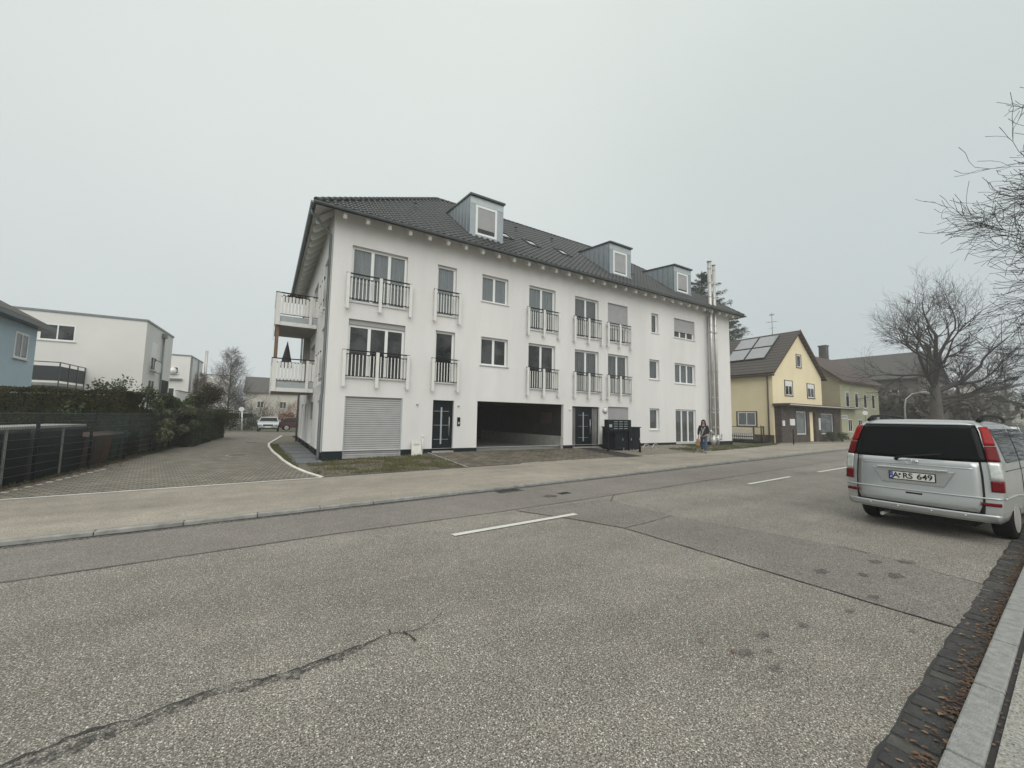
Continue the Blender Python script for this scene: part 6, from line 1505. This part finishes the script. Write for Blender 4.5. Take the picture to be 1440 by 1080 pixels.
# street lamp and road signs in the distance
t = empty('street_lamp', (57, 14.2, .1), label='curved grey street lamp behind the van roof, left of the big bare tree', cat='street lamp')
b = MB(); b.tube([(0, 0, 0), (0, 0, 3.6), (.1, -.1, 4.4), (.5, -.5, 4.95), (1.1, -1.0, 5.15)], [.09, .07, .06, .05, .045], 8); b.build('pole', M['steel'], t)
b = MB(); b.tube([(1.0, -.95, 5.12), (1.5, -1.35, 5.1), (1.7, -1.5, 5.02)], [.08, .14, .06], 8); b.build('lamp_head', M['zinclight'], t)
t = empty('traffic_sign', (47.6, 14.6, .1), R(-70), label='small round grey-white traffic sign on a pole before the green house', cat='sign')
b = MB(); b.tube([(0, 0, 0), (0, 0, 3.1)], .035, 6); b.build('pole', M['gutter'], t); b = MB(); b.lathe([(.0, -.05), (.2, -.05), (.2, -.03), (0, -.03)], (0, 0, 2.75), 'y', 18, smooth=False); b.build('disc', M['pvc'], t)

# ---------------------------------------------------------------- the walking person
M['jeans'] = mat('blue_jeans', (.045, .075, .13), .9, var=.3, scale=14); M['blackcoat'] = mat('black_jacket', (.014, .014, .016), .85, var=.3, scale=10)
M['skin'] = mat('skin', (.42, .25, .18), .55); M['hair'] = mat('black_hair', (.010, .008, .008), .55); M['scarf'] = mat('grey_scarf', (.28, .29, .30), .9, var=.2, scale=12); M['bag'] = mat('brown_bag', (.30, .16, .09), .75, var=.25, scale=8); M['shoe'] = mat('dark_shoe', (.02, .015, .022), .6)
def skin_obj(name, nodes, edges, m, parent, sub=2):
    me = bpy.data.meshes.new(name); me.from_pydata([n[0] for n in nodes], edges, []); o = bpy.data.objects.new(name, me); COL.objects.link(o); o.parent = parent
    md = o.modifiers.new('skin', 'SKIN'); md.use_smooth_shade = True; lay = me.skin_vertices
    if not lay: 
        bm = bmesh.new(); bm.from_mesh(me); bm.verts.layers.skin.verify(); bm.to_mesh(me); bm.free(); lay = me.skin_vertices
    for i, n in enumerate(nodes):
        r = n[1]; lay[0].data[i].radius = r if isinstance(r, tuple) else (r, r)
    lay[0].data[0].use_root = True
    s = o.modifiers.new('sub', 'SUBSURF'); s.levels = s.render_levels = sub
    dg = bpy.context.evaluated_depsgraph_get(); dg.update(); me2 = bpy.data.meshes.new_from_object(o.evaluated_get(dg)); o.modifiers.clear(); o.data = me2; me2.materials.clear(); me2.materials.append(m)
    for p in me2.polygons: p.use_smooth = True
    return o
per = empty('person', (20.15, 13.05, .12), R(-60), label='person in black jacket, grey scarf and jeans walking on the pavement with a brown bag', cat='person')
# local: facing -y (towards the viewer's left-front), mid-stride; scale about 1.74 m
HN = [((0, 0, .97), (.15, .11)), ((0, .0, 1.12), (.135, .10)), ((0, .0, 1.28), (.15, .11)), ((0, .01, 1.42), (.13, .09)), ((0, .0, 1.50), .055), ((0, -.015, 1.56), .058), ((0, -.02, 1.63), (.078, .092)), ((0, -.015, 1.70), (.066, .08)),
 ((.17, .01, 1.41), .06), ((.23, .04, 1.18), .045), ((.19, -.09, .98), .035), ((.15, -.15, .96), .03),
 ((-.17, .01, 1.41), .06), ((-.24, .03, 1.17), .045), ((-.25, -.05, .92), .034), ((-.25, -.07, .84), .028),
 ((.09, -.03, .86), .088), ((.10, -.17, .50), .062), ((.10, -.24, .10), .042), ((.10, -.34, .045), .036),
 ((-.09, .03, .86), .088), ((-.10, .12, .50), .062), ((-.10, .32, .14), .042), ((-.10, .25, .06), .036)]
HE = [(0, 1), (1, 2), (2, 3), (3, 4), (4, 5), (5, 6), (6, 7), (3, 8), (8, 9), (9, 10), (10, 11), (3, 12), (12, 13), (13, 14), (14, 15), (0, 16), (16, 17), (17, 18), (18, 19), (0, 20), (20, 21), (21, 22), (22, 23)]
skin_obj('body', HN, HE, M['skin'], per)
skin_obj('jacket', [((0, 0, .86), (.21, .16)), ((0, 0, 1.10), (.175, .135)), ((0, 0, 1.28), (.185, .14)), ((0, .01, 1.42), (.15, .11)), ((.17, .01, 1.41), .085), ((.235, .04, 1.18), .068), ((.20, -.08, 1.0), .055), ((-.17, .01, 1.41), .085), ((-.245, .03, 1.17), .068), ((-.255, -.04, .94), .055)], [(0, 1), (1, 2), (2, 3), (3, 4), (4, 5), (5, 6), (3, 7), (7, 8), (8, 9)], M['blackcoat'], per)
skin_obj('jeans', [((0, 0, .95), (.16, .12)), ((.09, -.03, .84), .10), ((.10, -.17, .50), .080), ((.10, -.235, .12), .078), ((-.09, .03, .84), .10), ((-.10, .12, .50), .080), ((-.10, .31, .16), .078)], [(0, 1), (1, 2), (2, 3), (0, 4), (4, 5), (5, 6)], M['jeans'], per)
for (a, c) in (((.10, -.23, .05), (.10, -.40, .035)), ((-.10, .31, .07), (-.10, .17, .035))): skin_obj('shoe', [(a, (.045, .04)), (((a[0]+c[0])/2, (a[1]+c[1])/2, .045), (.045, .035)), (c, (.038, .025))], [(0, 1), (1, 2)], M['shoe'], per)
b = MB(); rnd = random.Random(4)
for i in range(230):
    a = rnd.uniform(-.62, math.pi+.62); sx = math.cos(a); sy = math.sin(a)
    b.tube([(sx*.03, -.02+sy*.03, 1.775), (sx*.088, -.015+sy*.10, 1.71), (sx*.105, -.01+sy*.115, 1.6), (sx*.12, -.02+sy*.12, 1.48), (sx*.13+rnd.uniform(-.02, .02), -.04+sy*.13, 1.33+rnd.uniform(-.05, .06))], [.016, .02, .02, .018, .006], 5)
b.build('hair', M['hair'], per)
b = MB()
for s in (-1, 1): b.lathe([(.0, -.002), (.011, 0), (.008, .008)], (s*.032, -.113, 1.638), 'y', 8)
b.build('eyes', M['hair'], per)
b = MB(); b.tube([(0, -.105, 1.645), (0, -.130, 1.605), (0, -.108, 1.595)], [.008, .014, .01], 6); b.build('nose', M['skin'], per)
b = MB(); b.tube([(-.022, -.107, 1.565), (0, -.112, 1.562), (.022, -.107, 1.565)], [.003, .006, .003], 5); b.build('mouth', M['redlampd'], per)
b = MB(); b.tube([(.09, .06, 1.44), (.11, -.06, 1.42), (.03, -.13, 1.30), (-.06, -.17, 1.05), (-.10, -.17, .92)], [.025, .03, .032, .036, .022], 8); b.tube([(-.09, .06, 1.44), (-.10, -.06, 1.41), (-.07, -.14, 1.25), (-.05, -.165, 1.08)], [.022, .026, .026, .02], 8); b.build('scarf', M['scarf'], per)
for s, w in ((-1, (-.25, -.07, .84)), (1, (.15, -.15, .96))):
    b = MB(); wv = Vector(w); d = Vector((0, -.1, -1)) if s < 0 else Vector((-.8, -.5, -.2)); d.normalize(); sd = d.cross(Vector((0, 1, 0))).normalized()
    for k in range(4): 
        o_ = sd*(k-1.5)*.019; L_ = (.075, .085, .08, .065)[k]; b.tube([wv+o_*.8, wv+o_+d*L_*.5, wv+o_+d*L_*.8+Vector((0, -.012, 0)), wv+o_+d*L_+Vector((0, -.03, 0))], [.0105, .0095, .0085, .006], 6)
    b.tube([wv-sd*.02, wv-sd*.045+d*.03, wv-sd*.04+d*.055], [.012, .010, .007], 6); b.build('fingers', M['skin'], per)
bg_ = empty('shopping_bag', (20.15, 13.05, .12), R(-60), label='brown paper-like shopping bag held low in the walking person\'s hand', cat='bag')
b = MB(); b.add([(-.36, -.26, .40), (-.19, -.26, .40), (-.19, .14, .40), (-.36, .14, .40), (-.35, -.24, .73), (-.20, -.24, .73), (-.20, .12, .74), (-.35, .12, .74)], [(3, 2, 1, 0), (4, 5, 6, 7), (0, 1, 5, 4), (1, 2, 6, 5), (2, 3, 7, 6), (3, 0, 4, 7)]); b.build('bag_body', M['bag'], bg_, bevel=.02)
b = MB(); b.tube([(-.275, -.18, .72), (-.265, -.12, .80), (-.26, -.07, .81), (-.265, 0, .80), (-.275, .06, .72)], .008, 6); b.build('handles', M['bag'], bg_)

# ---------------------------------------------------------------- fog
HAZE = .0014
b = MB(); b.box(-120, 240, -90, 150, -1.2, 27)
hz = b.build('haze', []); hz.data.materials.clear()
m = bpy.data.materials.new('haze'); m.use_nodes = True; n_ = m.node_tree; n_.nodes.remove(n_.nodes['Principled BSDF'])
pv = n_.nodes.new('ShaderNodeVolumePrincipled'); pv.inputs['Density'].default_value = HAZE; pv.inputs['Color'].default_value = (.93, .945, .95, 1); pv.inputs['Anisotropy'].default_value = .0
n_.links.new(pv.outputs[0], n_.nodes['Material Output'].inputs['Volume']); hz.data.materials.append(m); tag(hz, 'even grey winter fog filling the street', 'fog', kind='stuff')
scene.cycles.volume_bounces = 1
